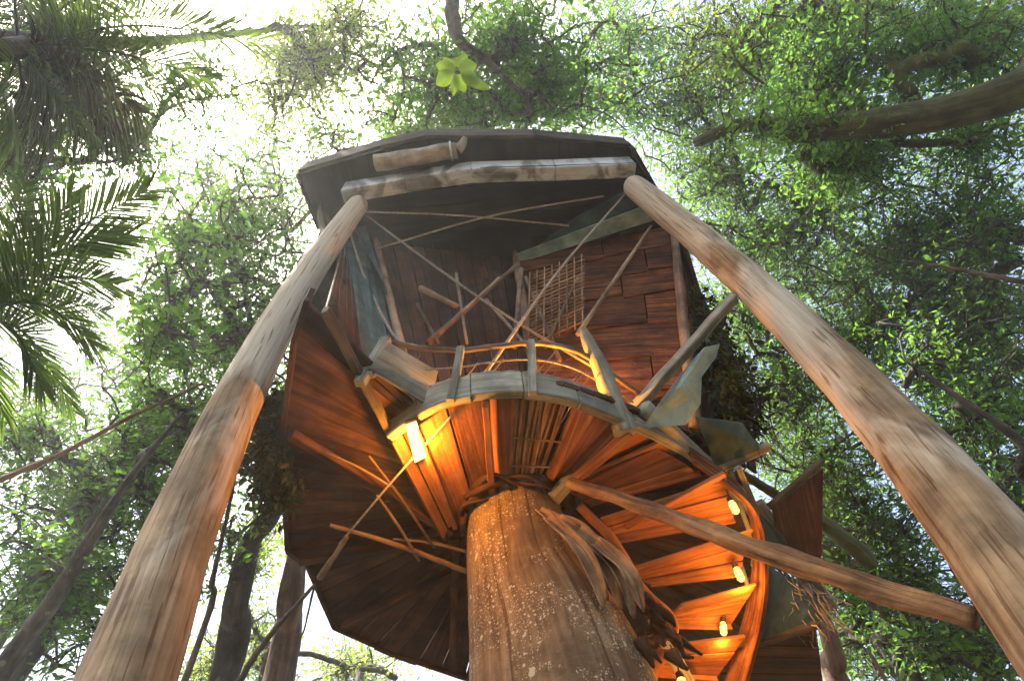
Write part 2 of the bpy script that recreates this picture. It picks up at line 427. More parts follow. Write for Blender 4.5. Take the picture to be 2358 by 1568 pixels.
# ------------------------------------------------------------------ two leaning support poles
def pole(pts, label, seed):
    """pts: u, v, depth, radius"""
    P = np.array([at(u, v, d=d) for u, v, d, r in pts]); R = np.array([r for *_, r in pts])
    zf = P[:, 2]; fx = np.polyfit(zf, P[:, 0], 2); fy = np.polyfit(zf, P[:, 1], 2); fr = np.polyfit(zf[3:], R[3:], 2)
    P = np.stack([np.polyval(fx, zf), np.polyval(fy, zf), zf], 1); R[3:] = np.polyval(fr, zf[3:])
    P = list(P); R = list(R)
    g = P[-1] + (P[-1] - P[-2]) / (P[-2][2] - P[-1][2]) * (P[-1][2] + .15)
    P.append(g); R.append(R[-1] * 1.12)
    t = thing('support_pole', g, label, 'pole', 'round log poles carrying the roof corners')
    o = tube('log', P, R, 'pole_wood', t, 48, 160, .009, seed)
    return t, np.array(P), R
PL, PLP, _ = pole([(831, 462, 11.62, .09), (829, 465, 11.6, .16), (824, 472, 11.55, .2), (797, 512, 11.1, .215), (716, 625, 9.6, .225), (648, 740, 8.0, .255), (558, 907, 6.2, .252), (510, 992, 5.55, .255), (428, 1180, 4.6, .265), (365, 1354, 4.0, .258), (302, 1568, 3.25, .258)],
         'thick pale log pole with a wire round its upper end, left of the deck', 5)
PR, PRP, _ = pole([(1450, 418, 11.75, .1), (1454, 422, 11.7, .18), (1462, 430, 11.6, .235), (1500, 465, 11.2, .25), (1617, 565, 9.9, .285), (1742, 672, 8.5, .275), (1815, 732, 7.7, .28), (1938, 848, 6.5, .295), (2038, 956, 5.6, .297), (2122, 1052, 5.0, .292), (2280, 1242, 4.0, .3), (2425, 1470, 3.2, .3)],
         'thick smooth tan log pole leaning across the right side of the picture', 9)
# wire binding near the top of the left pole
for k in range(3):
    c = at(716 + k * 3, 622 - k * 6, d=9.65 + k * .07); ax = unit(PLP[3] - PLP[5])
    s = unit(np.cross(ax, (1, 0, 0))); q = np.cross(ax, s)
    P = [c + (s * math.cos(a) + q * math.sin(a)) * .245 + ax * .05 * math.sin(a + k) for a in np.linspace(0, 6.28, 40)]
    tube('binding_wire', P, .014, 'dark_metal', PL, 5)

# ------------------------------------------------------------------ the house: roof, floor, walls
H = thing('tree_house', (HUB[0], HUB[1], 0), 'dark timber tree house seen from below, resting on the trunk and two poles', 'tree house')

def clip_poly(poly, a, n):
    """keep the side of the line through a (2d) where dot(p-a,n)>=0"""
    res = []
    for i in range(len(poly)):
        p, q = poly[i], poly[(i + 1) % len(poly)]
        dp, dq = np.dot(p - a, n), np.dot(q - a, n)
        if dp >= 0: res.append(p)
        if dp * dq < 0: res.append(p + (q - p) * dp / (dp - dq))
    return res

def strips(name, poly, z, direction, width, th, mat, parent, gap=.012, jit=.015):
    """cut a horizontal polygon into separate boards running along direction"""
    poly = [np.array(p[:2], float) for p in poly]
    d = unit(np.array(direction, float)); s = np.array([-d[1], d[0]])
    lo = min(p @ s for p in poly); hi = max(p @ s for p in poly)
    x = lo; made = []
    while x < hi:
        wd = width * random.uniform(.85, 1.15)
        c = clip_poly(clip_poly(poly, s * (x + gap), s), s * (x + wd), -s)
        x += wd
        if len(c) < 3: continue
        zz = z + random.uniform(-jit, jit)
        P = [np.array([p[0], p[1], zz]) for p in c]
        V, F, uv = slab_geo(P, th, (0, 0, 1), (d[0], d[1], 0))
        made.append(bevel(raw(name, V, F, mat, parent, uv), .004))
    return made

RE = [(690, 402), (880, 345), (985, 322), (1230, 322), (1450, 342)]
eave = [at(u, v, z=RFZ) for u, v in RE]
rright = [at(u, v, z=RFZ) for u, v in [(1512, 450), (1572, 570), (1606, 680), (1622, 790)]]
rleft = [at(u, v, z=RFZ) for u, v in [(690, 720), (712, 600), (738, 525)]]
roof_poly = eave + rright + [np.array([4.6, 11.0, 0]), np.array([-4.6, 11.0, 0])] + rleft
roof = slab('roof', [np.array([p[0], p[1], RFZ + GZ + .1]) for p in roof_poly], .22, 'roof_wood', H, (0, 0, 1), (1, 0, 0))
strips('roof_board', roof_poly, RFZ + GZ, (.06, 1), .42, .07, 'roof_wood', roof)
for a, b in zip(eave[:-1], eave[1:]):
    g = unit(b - a); nrm = unit(np.cross(g, (0, 0, 1)))
    q = nrm * .03
    slab('fascia_board', [a + q, b + q, b + q + (0, 0, .62), a + q + (0, 0, .62)], .06, 'fascia_wood', roof, nrm)
ed = [eave[-1]] + rright
for a, b in zip(ed[:-1], ed[1:]):
    g = unit(b - a); nrm = unit(np.cross(g, (0, 0, 1)))
    slab('fascia_board', [a + nrm * .02 - (0, 0, .12), b + nrm * .02 - (0, 0, .12), b + nrm * .02 + (0, 0, .45), a + nrm * .02 + (0, 0, .45)], .07, 'fascia_wood', roof, nrm)
ed = [rleft[-1], eave[0]]
slab('fascia_board', [ed[0] - (0, 0, .1), ed[1] - (0, 0, .1), ed[1] + (0, 0, .5), ed[0] + (0, 0, .5)], .06, 'roof_wood', roof, (-1, 0, 0))
# tie beam across the two poles
TB = [at(u, v, z=11.75) for u, v in [(783, 438), (930, 412), (1085, 389), (1280, 384), (1466, 377)]]
for k, (a, b) in enumerate(zip(TB[:-1], TB[1:])):
    g = unit(b - a); nrm = unit(np.cross(g, (0, 0, 1)))
    if nrm[1] > 0: nrm = -nrm
    e = g * .004
    slab('tie_beam', [a + e, b - e, b - e + (0, 0, .58), a + e + (0, 0, .58)], -.3, 'pale_wood', H, nrm, bev=.015)
# soffit boards behind the beam, under the roof
sof = [TB[0], TB[2], TB[4], at(1500, 470, z=11.78), at(1330, 545, z=11.78), at(1000, 560, z=11.78), at(815, 520, z=11.78)]
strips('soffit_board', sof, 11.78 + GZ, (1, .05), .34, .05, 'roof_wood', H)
# bracket under the left roof corner
beam('corner_bracket', at(742, 478, z=12.3), at(752, 545, z=11.0), .28, .16, 'fascia_wood', H, rough=.01)

# lower floor: wedge boards radiating from the trunk
FP = [(700, 690), (668, 790), (642, 1000), (655, 1270), (702, 1305), (765, 1450), (905, 1512), (1070, 1568), (1500, 1640), (1800, 1500), (1770, 1250), (1720, 1120), (1600, 1000),
      (1430, 930), (1300, 885), (1190, 880), (1060, 893), (960, 935), (835, 872)]
fl = [at(u, v, z=FLZ) for u, v in FP]
hub2 = np.array([HUB[0], HUB[1]])
def poly_ray(a):
    d = np.array([math.cos(a), math.sin(a)]); best = None
    for i in range(len(fl)):
        p, q = fl[i][:2] - hub2, fl[(i + 1) % len(fl)][:2] - hub2
        e = q - p; den = d[0] * e[1] - d[1] * e[0]
        if abs(den) < 1e-9: continue
        t = (p[0] * e[1] - p[1] * e[0]) / den; s = (p[0] * d[1] - p[1] * d[0]) / den
        if t > 0 and -1e-6 <= s <= 1 + 1e-6 and (best is None or t > best): best = t
    return hub2 + d * (best or 2)
floor_o = None
vang = sorted(math.atan2(p[1] - hub2[1], p[0] - hub2[0]) for p in fl)
angs = sorted(set([round(a, 4) for a in np.arange(-math.pi, math.pi, math.pi / 30)] + [round(a, 4) for a in vang]))
angs = [a for i, a in enumerate(angs) if i == 0 or a - angs[i - 1] > .012]
floor_root = raw('floor_frame', *tube_geo([np.array([HUB[0] + math.cos(a) * 1.0, HUB[1] + math.sin(a) * 1.0, FLZ + GZ + .12]) for a in np.linspace(0, 6.2832, 40)], .06, 6)[:2], 'floor_wood', H,
                 uv=tube_geo([np.array([math.cos(a), math.sin(a), 0]) for a in np.linspace(0, 6.2832, 40)], .06, 6)[2])
for i, a in enumerate(angs):
    b = angs[(i + 1) % len(angs)] + (2 * math.pi if i == len(angs) - 1 else 0)
    a_, b_ = a + .003, b - .003
    zz = FLZ + GZ + random.uniform(-.02, .02)
    o0, o1 = poly_ray(a_), poly_ray(b_)
    if abs(np.linalg.norm(o0 - hub2) - np.linalg.norm(o1 - hub2)) > 1.2: o1 = hub2 + unit(o1 - hub2) * np.linalg.norm(o0 - hub2)
    i0 = hub2 + np.array([math.cos(a_), math.sin(a_)]) * .55; i1 = hub2 + np.array([math.cos(b_), math.sin(b_)]) * .55
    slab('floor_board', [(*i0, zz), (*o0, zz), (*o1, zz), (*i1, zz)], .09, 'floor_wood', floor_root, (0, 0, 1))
# rim of the floor on the left and back
for (u0, v0), (u1, v1) in zip(FP[0:7], FP[1:8]):
    a, b = at(u0, v0, z=FLZ - .05), at(u1, v1, z=FLZ - .05)
    g = unit(b - a); nrm = unit(np.cross(g, (0, 0, 1)))
    slab('floor_rim', [a, b, b + (0, 0, .28), a + (0, 0, .28)], .06, 'floor_wood', H, nrm)
# joists seen under the floor
for (u0, v0, u1, v1, wd, mt) in [(748, 712, 1028, 1240, .08, 'fascia_wood'), (668, 1000, 1040, 1225, .1, 'floor_wood'), (690, 1290, 1060, 1240, .1, 'floor_wood'),
                             (790, 1445, 1070, 1300, .1, 'floor_wood'), (1050, 1260, 1040, 1540, .1, 'floor_wood')]:
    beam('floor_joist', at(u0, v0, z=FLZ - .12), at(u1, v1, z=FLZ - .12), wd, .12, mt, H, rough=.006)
for (u0, v0, u1, v1, r) in [(760, 1208, 1078, 1316, .035), (868, 1140, 965, 1290, .02), (850, 1050, 1000, 1260, .018), (745, 1040, 900, 1120, .015), (905, 1240, 1078, 1270, .022)]:
    tube('floor_stick', [at(u0, v0, z=FLZ - .22), at((u0 + u1) / 2, (v0 + v1) / 2 - 6, z=FLZ - .24), at(u1, v1, z=FLZ - .25)], [r * .7, r, r * 1.1], 'stick_wood', H, 7, 14, .05)

# walls of the upper storey round the balcony
WT = [at(786, 540, z=11.7), at(868, 560, z=11.7), at(1186, 592, z=11.7), at(1548, 520, z=11.7), at(1612, 760, z=11.7)]
WB = [at(838, 868, z=5.3), np.array([-1.25, 4.62, 5.3 + GZ]), np.array([.25, 4.95, 5.3 + GZ]), at(1600, 1005, z=5.3), at(1680, 1100, z=5.3)]
def wall(a0, a1, b0, b1, nb, rows, mat, name, lift=.03):
    """boards between bottom edge a0-a1 and top edge b0-b1; rows 1 = upright boards, else lapped shingles with staggered ends"""
    nrm = unit(np.cross(a1 - a0, b0 - a0))
    if nrm[1] > 0: nrm = -nrm
    q = lambda f, g: (a0 + (a1 - a0) * f) * (1 - g) + (b0 + (b1 - b0) * f) * g
    for r in range(rows):
        c = [k / nb for k in range(nb + 1)]
        if rows > 2:
            c = [0] + sorted(min(.95, max(.05, (k + .5 * (r % 2) + random.uniform(-.3, .3)) / nb)) for k in range(1, nb)) + [1]
        for f0, f1 in zip(c[:-1], c[1:]):
            f0 += .005; f1 -= .005
            if f1 - f0 < .02: continue
            e = nrm * random.uniform(0, lift)
            if rows > 2:
                g0, g1 = (r + random.uniform(-.12, .06)) / rows, (r + 1.12 if r < rows - 1 else r + .99) / rows
                tilt = random.uniform(-.012, .012)
                slab(name, [q(f0, max(0, g0)) + e + nrm * lift, q(f1, max(0, g0 + tilt)) + e + nrm * lift, q(f1, g1) + e, q(f0, g1) + e], -.03, mat, H, nrm)
            else:
                slab(name, [q(f0, .01) + e, q(f0, .99) + e, q(f1, .99) + e, q(f1, .01) + e], -.03, mat, H, nrm)
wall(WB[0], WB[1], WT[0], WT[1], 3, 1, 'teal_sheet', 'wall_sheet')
wall(at(746, 716, z=5.32), WB[0], at(792, 556, z=12.0), at(806, 556, z=11.8), 4, 1, 'floor_wood', 'wall_board')
wall(WB[1], WB[2], WT[1], WT[2], 9, 1, 'back_wood', 'wall_board')
wall(WB[2], WB[3], WT[2], WT[3], 2, 7, 'wall_wood', 'wall_plank')
wall(WB[3], WB[4], WT[3], WT[4], 2, 7, 'wall_wood', 'wall_plank')
wall(at(1602, 1004, z=5.28), at(1742, 1096, z=5.15), at(1596, 650, z=12.0), at(1712, 850, z=9.6), 6, 1, 'back_wood', 'hull_board', .05)
# corner posts and loose sticks against the back wall
for a, b, r in [(WB[1], WT[1], .07), (WB[2], WT[2], .09), (WB[3], WT[3], .09)]:
    e = np.array([0, -.1, 0]); tube('corner_post', [a + e, (a + b) / 2 + e * 1.3, b + e], [r, r, r * .8], 'stick_wood', H, 8, 16, .05)
for (u0, v0, u1, v1, r, yo) in [(985, 790, 1190, 610, .05, .2), (1010, 770, 1150, 640, .035, .25), (968, 664, 1052, 706, .06, .3), (1050, 630, 1075, 790, .03, .22), (1200, 620, 1185, 800, .05, .2),
                                (1120, 690, 1215, 800, .03, .25), (1330, 770, 1500, 520, .04, .3), (1255, 800, 1330, 640, .03, .25), (1210, 640, 1290, 830, .045, .2), (960, 700, 1010, 790, .03, .2)]:
    y0 = 4.75
    tube('wall_stick', [at(u0, v0, y=y0 - yo), at(u1, v1, y=y0 - yo)], [r, r * .8], 'stick_wood', H, 7, 10, .05)
# bamboo lattice on the wall behind the rail
for k in range(20):
    f = k / 19
    tube('lattice_cane', [at(1212 + 14 * f, 800 - 165 * f, y=4.52), at(1345, 740 - 150 * f, y=4.6)], random.uniform(.014, .022), 'lattice_wood', H, 6, 5)
for k in range(8):
    tube('lattice_cane', [at(1220 + k * 17, 628 - k * 6, y=4.48), at(1216 + k * 18, 800 - k * 7, y=4.46)], .013, 'lattice_wood', H, 6, 5)
# teal boards along the top of the right wall
slab('teal_board', [at(1192, 608, z=11.3), at(1506, 508, z=11.3), at(1496, 470, z=11.38), at(1184, 588, z=11.38)], .05, 'teal_bright', H, (0, 0, 1))
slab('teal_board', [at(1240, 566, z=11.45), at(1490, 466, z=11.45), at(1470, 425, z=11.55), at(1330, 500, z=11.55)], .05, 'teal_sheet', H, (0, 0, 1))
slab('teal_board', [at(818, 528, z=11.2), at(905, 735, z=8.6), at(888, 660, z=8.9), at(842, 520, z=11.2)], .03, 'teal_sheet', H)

# rolled mat on the tie beam
a, b = at(864, 376, z=12.2), at(1052, 346, z=12.2)
t = tag(tube('rolled_mat', [a, a * .6 + b * .4 + (0, 0, -.02), b], [.17, .18, .16], 'mat_foam', None, 20, 60, .05, 4), 'pale crusty rolled mat lying on the beam under the front eave', 'mat')
tb = tube('tie_band', [b + unit(b - a) * -.12 + np.array([0, math.cos(x), math.sin(x)]) * .185 for x in np.linspace(0, 6.28, 20)], .02, 'pale_wood', t, 6)
tube('loose_end', [b + (0, 0, 0), b + (.12, -.1, .05), b + (.2, -.22, .1)], [.14, .1, .05], 'mat_foam', t, 12, 14, .12, 8)

# ------------------------------------------------------------------ balcony: fan of deck boards, rim, rail
B = thing('balcony', (HUB[0], HUB[1] - 1, DKZ + GZ), 'round balcony of fanned orange boards with grey curved rim and thin rail', 'balcony')
RIM = [at(u, v, z=DKZ) for u, v in [(905, 1012), (940, 985), (1000, 948), (1060, 928), (1150, 917), (1230, 918), (1320, 936), (1420, 975), (1500, 1010), (1580, 1052)]]
rim = smooth_path(RIM, 120)
INN = [at(u, v, z=DKZ) for u, v in [(1022, 1232), (1040, 1210), (1075, 1170), (1110, 1148), (1150, 1138), (1200, 1130), (1240, 1130), (1275, 1122), (1300, 1115), (1330, 1118)]]
inn = smooth_path(INN, 120)
cuts = [0, 8, 18, 33, 48, 58, 68, 79, 85, 91, 97, 108, 119]
for k, (i, j) in enumerate(zip(cuts[:-1], cuts[1:])):
    zz = random.uniform(-.05, .04); tl = random.uniform(-.09, .09)
    e0, e1 = np.array([0, 0, zz - tl]), np.array([0, 0, zz + tl])
    if 58 <= i < 79: e0[2] += .07; e1[2] += .07
    f = .05
    p = lambda A, B_, x: A + (B_ - A) * x
    slab('deck_board', [p(inn[i], inn[j], f) + e0, p(rim[i], rim[j], f * .5) + e0, p(rim[i], rim[j], 1 - f * .5) + e1, p(inn[i], inn[j], 1 - f) + e1], .045, 'deck_wood', B)
# canes under the middle of the fan and ribs between the boards
for k in range(13):
    i = int(59 + k * 1.55)
    tube('deck_cane', [inn[i] + (0, 0, .03), (inn[i] + rim[i]) / 2 + (random.uniform(-.03, .03), 0, 0), rim[i] + (0, 0, .02)], [.014, .02, .018], 'bark_strip', B, 6, 12, .06, k)
for f in (.32, .62):
    tube('deck_cane', [inn[59] * (1 - f) + rim[59] * f - (0, 0, .02), inn[80] * (1 - f) + rim[80] * f - (0, 0, .02)], .012, 'bark_strip', B, 6, 5)
for i, wd in [(18, .07), (48, .08), (97, .08)]:
    beam('deck_rib', inn[i] - (0, 0, .1), rim[i] - (0, 0, .07), wd, .13, 'deck_wood', B, rough=.008)
# rim beam in separate curved lengths
sg = [0, 20, 44, 62, 80, 98, 119]
for i, j in zip(sg[:-1], sg[1:]):
    V, F, uv = [], [], []
    zz = random.uniform(-.02, .02)
    for k in range(i, j + 1):
        tg = unit(rim[min(119, k + 1)] - rim[max(0, k - 1)]); nn = unit(np.cross(tg, (0, 0, 1)))
        if nn @ (rim[k] - HUB) < 0: nn = -nn
        c = rim[k] + (0, 0, zz) + (tg * .004 if k == i else (-tg * .004 if k == j else 0))
        wob = .012 * math.sin(k * .9) + .01 * math.sin(k * .37 + 2)
        for (x, z) in ((.0, -.04), (.11, -.04), (.11, .37 + wob), (.0, .37 + wob)):
            V.append(c + nn * x + np.array([0, 0, z])); uv.append((k * .05, x * 1.0 + z))
    n = j - i + 1
    F = [[0, 1, 2, 3], [4 * n - 1, 4 * n - 2, 4 * n - 3, 4 * n - 4]]
    for k in range(n - 1):
        for q in range(4):
            F.append((4 * k + q, 4 * k + 4 + q, 4 * k + 4 + (q + 1) % 4, 4 * k + (q + 1) % 4))
    bevel(raw('rim_beam', V, F, 'grey_wood', B, uv), .012)
# posts
for (u0, v0, u1, v1, wd, z1) in [(1038, 922, 1062, 800, .095, 5.95), (1228, 908, 1222, 784, .095, 5.98), (828, 882, 890, 782, .12, 5.9)]:
    beam('rail_post', at(u0, v0, z=DKZ - .08), at(u1, v1, z=z1), wd, wd * .8, 'grey_wood', B, up=(0, 1, 0), rough=.006)
tube('log_post', [at(1440, 1000, z=DKZ - .1), at(1400, 890, z=5.55), at(1362, 800, z=6.1), at(1342, 758, z=6.42)], [.135, .125, .095, .05], 'grey_wood', B, 14, 40, .06, 11)
hr = smooth_path([at(u, v, z=5.93) for u, v in [(886, 784), (960, 800), (1062, 806), (1150, 796), (1222, 790), (1290, 797), (1350, 820), (1400, 856), (1470, 905)]], 70)
tube('handrail', hr, .035, 'stick_wood', B, 9, None, .06, 2)
lowr = smooth_path([rim[12], rim[40], rim[60], rim[75], rim[95]], 70)
for f in (.42, .68):
    base = np.array([rim[int(8 + k * 1.25)] for k in range(70)])
    tube('rail_wire', base * (1 - f) + hr * f, .012, 'rope_fibre', B, 5)
for k in range(16):
    i = random.randint(4, 64); base = rim[int(8 + i * 1.25)]
    f0 = random.uniform(.3, .5); f1 = random.uniform(.55, .95)
    tube('rail_twig', [base * (1 - f0) + hr[i] * f0, base * (1 - f1) + hr[min(69, i + 1)] * f1], .007, 'stick_wood', B, 5, 5)
slab('rail_panel', [at(846, 852, z=5.1), at(986, 938, z=5.1), at(1006, 858, z=5.75), at(893, 792, z=5.8)], .03, 'grey_wood', B)
for (u0, v0, u1, v1) in [(850, 862, 884, 790), (858, 868, 898, 795)]:
    beam('panel_batten', at(u0, v0, z=5.05), at(u1, v1, z=5.85), .05, .04, 'grey_wood', B, up=(0, 1, 0))

# ------------------------------------------------------------------ braces and long branches
def at_pole(PP, u, v):
    """the point of a pole nearest to the sight line through u,v, pulled just off its near side"""
    r = unit(ray(u, v)); Q = smooth_path(PP, 200); W = Q - CAM
    dist = np.linalg.norm(W - (W @ r)[:, None] * r, axis=1); return Q[int(np.argmin(dist))]
a = at_pole(PRP, 1690, 684); a2 = at(1690, 684, d=depth(a) - .1); b = at(1275, 1150, z=4.75)
tag(beam('brace_timber', a2, b, .15, .13, 'grey_wood', None, up=(0, 0, 1), rough=.01),
    'straight grey brace timber running from the right pole to under the balcony', 'brace')
a = at(1312, 1112, z=4.72); b = at(2250, 1425, d=3.75)
m1 = at(1740, 1262, d=5.05)
tag(tube('branch_pole', [a, a * .55 + m1 * .45 + (0, 0, .03), m1, m1 * .5 + b * .5 + (0, 0, -.03), b], [.07, .082, .098, .09, .08], 'branch_wood', None, 18, 80, .07, 21),
    'long knotty branch pole lit orange, reaching from the trunk top to the right pole', 'branch')
# ropes
def rope(pts, r, label, mat='rope_fibre'):
    tag(tube('rope', pts, r, mat, None, 6, 24), label, 'rope', 'ropes strung under the roof')
rope([at(834, 490, z=11.5), at(1110, 690, d=8.6), at(1404, 868, z=5.95)], .02, 'pale rope from the left pole top down to the balcony log post')
rope([at(1446, 440, z=11.7), at(1290, 620, d=9.0), at(1108, 872, z=5.4)], .022, 'rope from the right pole top down to the balcony rail')
rope([at(1046, 950, z=4.92), at(900, 1112, z=4.85), at(782, 1252, z=4.85)], .014, 'thin rope crossing in front of the glowing lamp under the balcony')
rope([at(842, 488, z=11.45), at(1060, 497, z=11.4), at(1310, 520, z=11.45)], .02, 'dark rope stretched level under the soffit')
rope([at(870, 572, z=11.0), at(1130, 498, z=11.4), at(1390, 452, z=11.6)], .02, 'slack rope rising across the dark soffit to the right pole top')
rope([at(808, 540, z=10.8), at(840, 640, z=9.4), at(905, 770, z=7.4), at(965, 800, z=6.4)], .026, 'bent cord hanging down the teal sheet beside the left pole')
tag(tube('fixing_stick', [at(800, 1234, z=4.85), at(736, 1330, z=4.8)], [.03, .045], 'stick_wood', None, 10, 16, .08, 3), 'short grey stick at the lower end of the thin rope', 'stick')

# ------------------------------------------------------------------ spiral stair on the right
ST = thing('spiral_staircase', at(1600, 1400, z=-1.6), 'spiral staircase of orange lit treads winding down beside the trunk', 'staircase')
SO = [(1590, 1056, 4.88), (1712, 1150, 4.48), (1748, 1270, 4.05), (1742, 1395, 3.65), (1712, 1518, 3.28), (1675, 1640, 2.92)]
SI = [(1330, 1150, 4.86), (1405, 1225, 4.46), (1470, 1335, 4.03), (1545, 1420, 3.63), (1500, 1525, 3.26), (1470, 1640, 2.9)]
so_ = np.array([at(u, v, z=z) for u, v, z in SO]); si_ = np.array([at(u, v, z=z) for u, v, z in SI])
for k in range(6):
    kk = min(k, 4); tg = unit(so_[kk + 1] - so_[kk]); tg[2] = 0; ti = unit(si_[kk + 1] - si_[kk]); ti[2] = 0
    o, i_ = so_[k] + unit(si_[k] - so_[k]) * .14, si_[k]; wd = .74; wi = .5
    P = [i_ - ti * wi * .5 + (0, 0, .08), o - tg * wd * .5 + (0, 0, .12), o + tg * wd * .5 - (0, 0, .06), i_ + ti * wi * .5 - (0, 0, .02)]
    Q = lambda f, g: (P[0] * (1 - g) + P[3] * g) * (1 - f) + (P[1] * (1 - g) + P[2] * g) * f
    b0 = 0
    for g0, g1 in ((0, .36), (.37, .7), (.71, 1)):
        e = np.array([0, 0, random.uniform(-.015, .015)])
        nb = slab('tread', [Q(0, g0) + e, Q(1, g0) + e, Q(1, g1) + e, Q(0, g1) + e], .045, 'deck_wood', ST)
    slab('tread_lip', [P[3] - (0, 0, .05), P[2] - (0, 0, .05), P[2] + (0, 0, .05), P[3] + (0, 0, .05)], .03, 'deck_wood', ST)
# outer stringer: curved board under the tread ends
V, F, uv = [], [], []
path = smooth_path(so_, 60); n = 60
for k in range(n):
    tg = unit(path[min(59, k + 1)] - path[max(0, k - 1)]); nn = unit(np.cross((tg[0], tg[1], 0), (0, 0, 1)))
    if nn @ (path[k] - HUB) < 0: nn = -nn
    for x, z in ((.0, -.13), (.05, -.13), (.05, .2), (0, .2)):
        V.append(path[k] + nn * x + np.array([0, 0, z])); uv.append((k * .06, z + x))
F = [[0, 1, 2, 3], [4 * n - 1, 4 * n - 2, 4 * n - 3, 4 * n - 4]]
for k in range(n - 1):
    for q in range(4): F.append((4 * k + q, 4 * k + 4 + q, 4 * k + 4 + (q + 1) % 4, 4 * k + (q + 1) % 4))
raw('stringer', V, F, 'wall_wood', ST, uv)
tube('inner_stringer', si_ + (0, 0, -.1), [.06] * 6, 'deck_wood', ST, 10, 50, .05, 5)
tube('stair_rail', [at(1482, 938, z=5.25), at(1590, 1036, z=5.1), at(1690, 1125, z=4.95), at(1775, 1225, z=4.6), at(1838, 1300, z=4.3)], [.1, .105, .1, .085, .06], 'grey_wood', ST, 14, 60, .05, 31)
for (u0, v0, u1, v1, z0, z1, wd) in [(1655, 1080, 1772, 1026, 5.0, 5.05, .12), (1740, 1160, 1910, 1398, 4.7, 3.9, .2), (1440, 1212, 1670, 1090, 4.5, 4.6, .08), (1505, 1420, 1590, 1580, 3.6, 3.0, .14), (1700, 1075, 1740, 1170, 4.75, 4.6, .07)]:
    beam('stair_brace', at(u0, v0, z=z0), at(u1, v1, z=z1), wd, wd * .7, 'grey_wood' if u0 != 1440 else 'deck_wood', ST, rough=.006)
tube('ring_beam', [at(1480, 1478, z=3.45), at(1600, 1492, z=3.45), at(1720, 1478, z=3.45), at(1885, 1438, z=3.5)], [.06, .07, .07, .05], 'fascia_wood', ST, 10, 50, .04, 7)
land = [at(u, v, z=3.5) for u, v in [(1690, 1490), (1880, 1445), (1900, 1600), (1860, 1700), (1600, 1690)]]
strips('landing_board', land, 3.5 + GZ, (1, .3), .22, .05, 'floor_wood', ST)
slab('dark_screen', [at(1775, 1168, z=4.6), at(1800, 1290, z=4.15), at(1886, 1284, z=4.2), at(1890, 1078, z=5.0)], .05, 'back_wood', ST)
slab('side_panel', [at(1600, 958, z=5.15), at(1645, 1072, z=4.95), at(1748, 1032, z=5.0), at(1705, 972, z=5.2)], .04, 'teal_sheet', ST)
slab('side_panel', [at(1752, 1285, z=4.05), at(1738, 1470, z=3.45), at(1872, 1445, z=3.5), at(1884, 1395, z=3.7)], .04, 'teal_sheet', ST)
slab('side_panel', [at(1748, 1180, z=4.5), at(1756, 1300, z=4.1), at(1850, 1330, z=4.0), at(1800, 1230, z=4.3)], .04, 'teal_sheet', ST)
for k in range(4):
    f = k / 3
    beam('stair_baluster', so_[k] + (0, 0, .2), so_[k] + (.1, .05, .85), .05, .05, 'grey_wood', ST, up=(0, 1, 0))
tag(tube('mossy_log', [at(1700, 1085, z=5.0), at(1870, 1190, d=8.2), at(1950, 1245, d=8.0), at(2012, 1305, d=7.8)], [.05, .09, .13, .1], 'moss_wood', None, 12, 50, .08, 13), 'slim mossy log jutting out to the right beyond the stair', 'log')
tag(tube('bare_stick', [at(1772, 1168, z=4.9), at(1893, 1060, z=5.3)], [.06, .04], 'stick_wood', None, 8, 16, .06, 15), 'bare brown stick slanting up beside the dark screen of the stair', 'stick')

# torn teal canvas at the right end of the balcony
cv = [(1478, 985), (1535, 905), (1580, 845), (1622, 800), (1656, 792), (1648, 822), (1615, 868), (1612, 930), (1578, 978)]
n = len(cv); C0 = at(1565, 900, z=5.3)
V = []; uv = []; F = []
ring = [at(u, v, z=5.12 + .5 * (958 - v) / 160) for u, v in cv]
V = [C0 + (0, -.06, .0)] + [C0 + (p - C0) * .55 + rng.normal(0, .03, 3) for p in ring] + ring
F = [(0, 1 + i, 1 + (i + 1) % n) for i in range(n)] + [(1 + i, 1 + n + i, 1 + n + (i + 1) % n, 1 + (i + 1) % n) for i in range(n)]
uv = [(p[0], p[2]) for p in V]
o = raw('torn_canvas', V, F, 'teal_bright', None, uv, False); m = o.modifiers.new('thick', 'SOLIDIFY'); m.thickness = .02
tag(o, 'torn teal canvas hanging behind the grey brace timber', 'canvas')

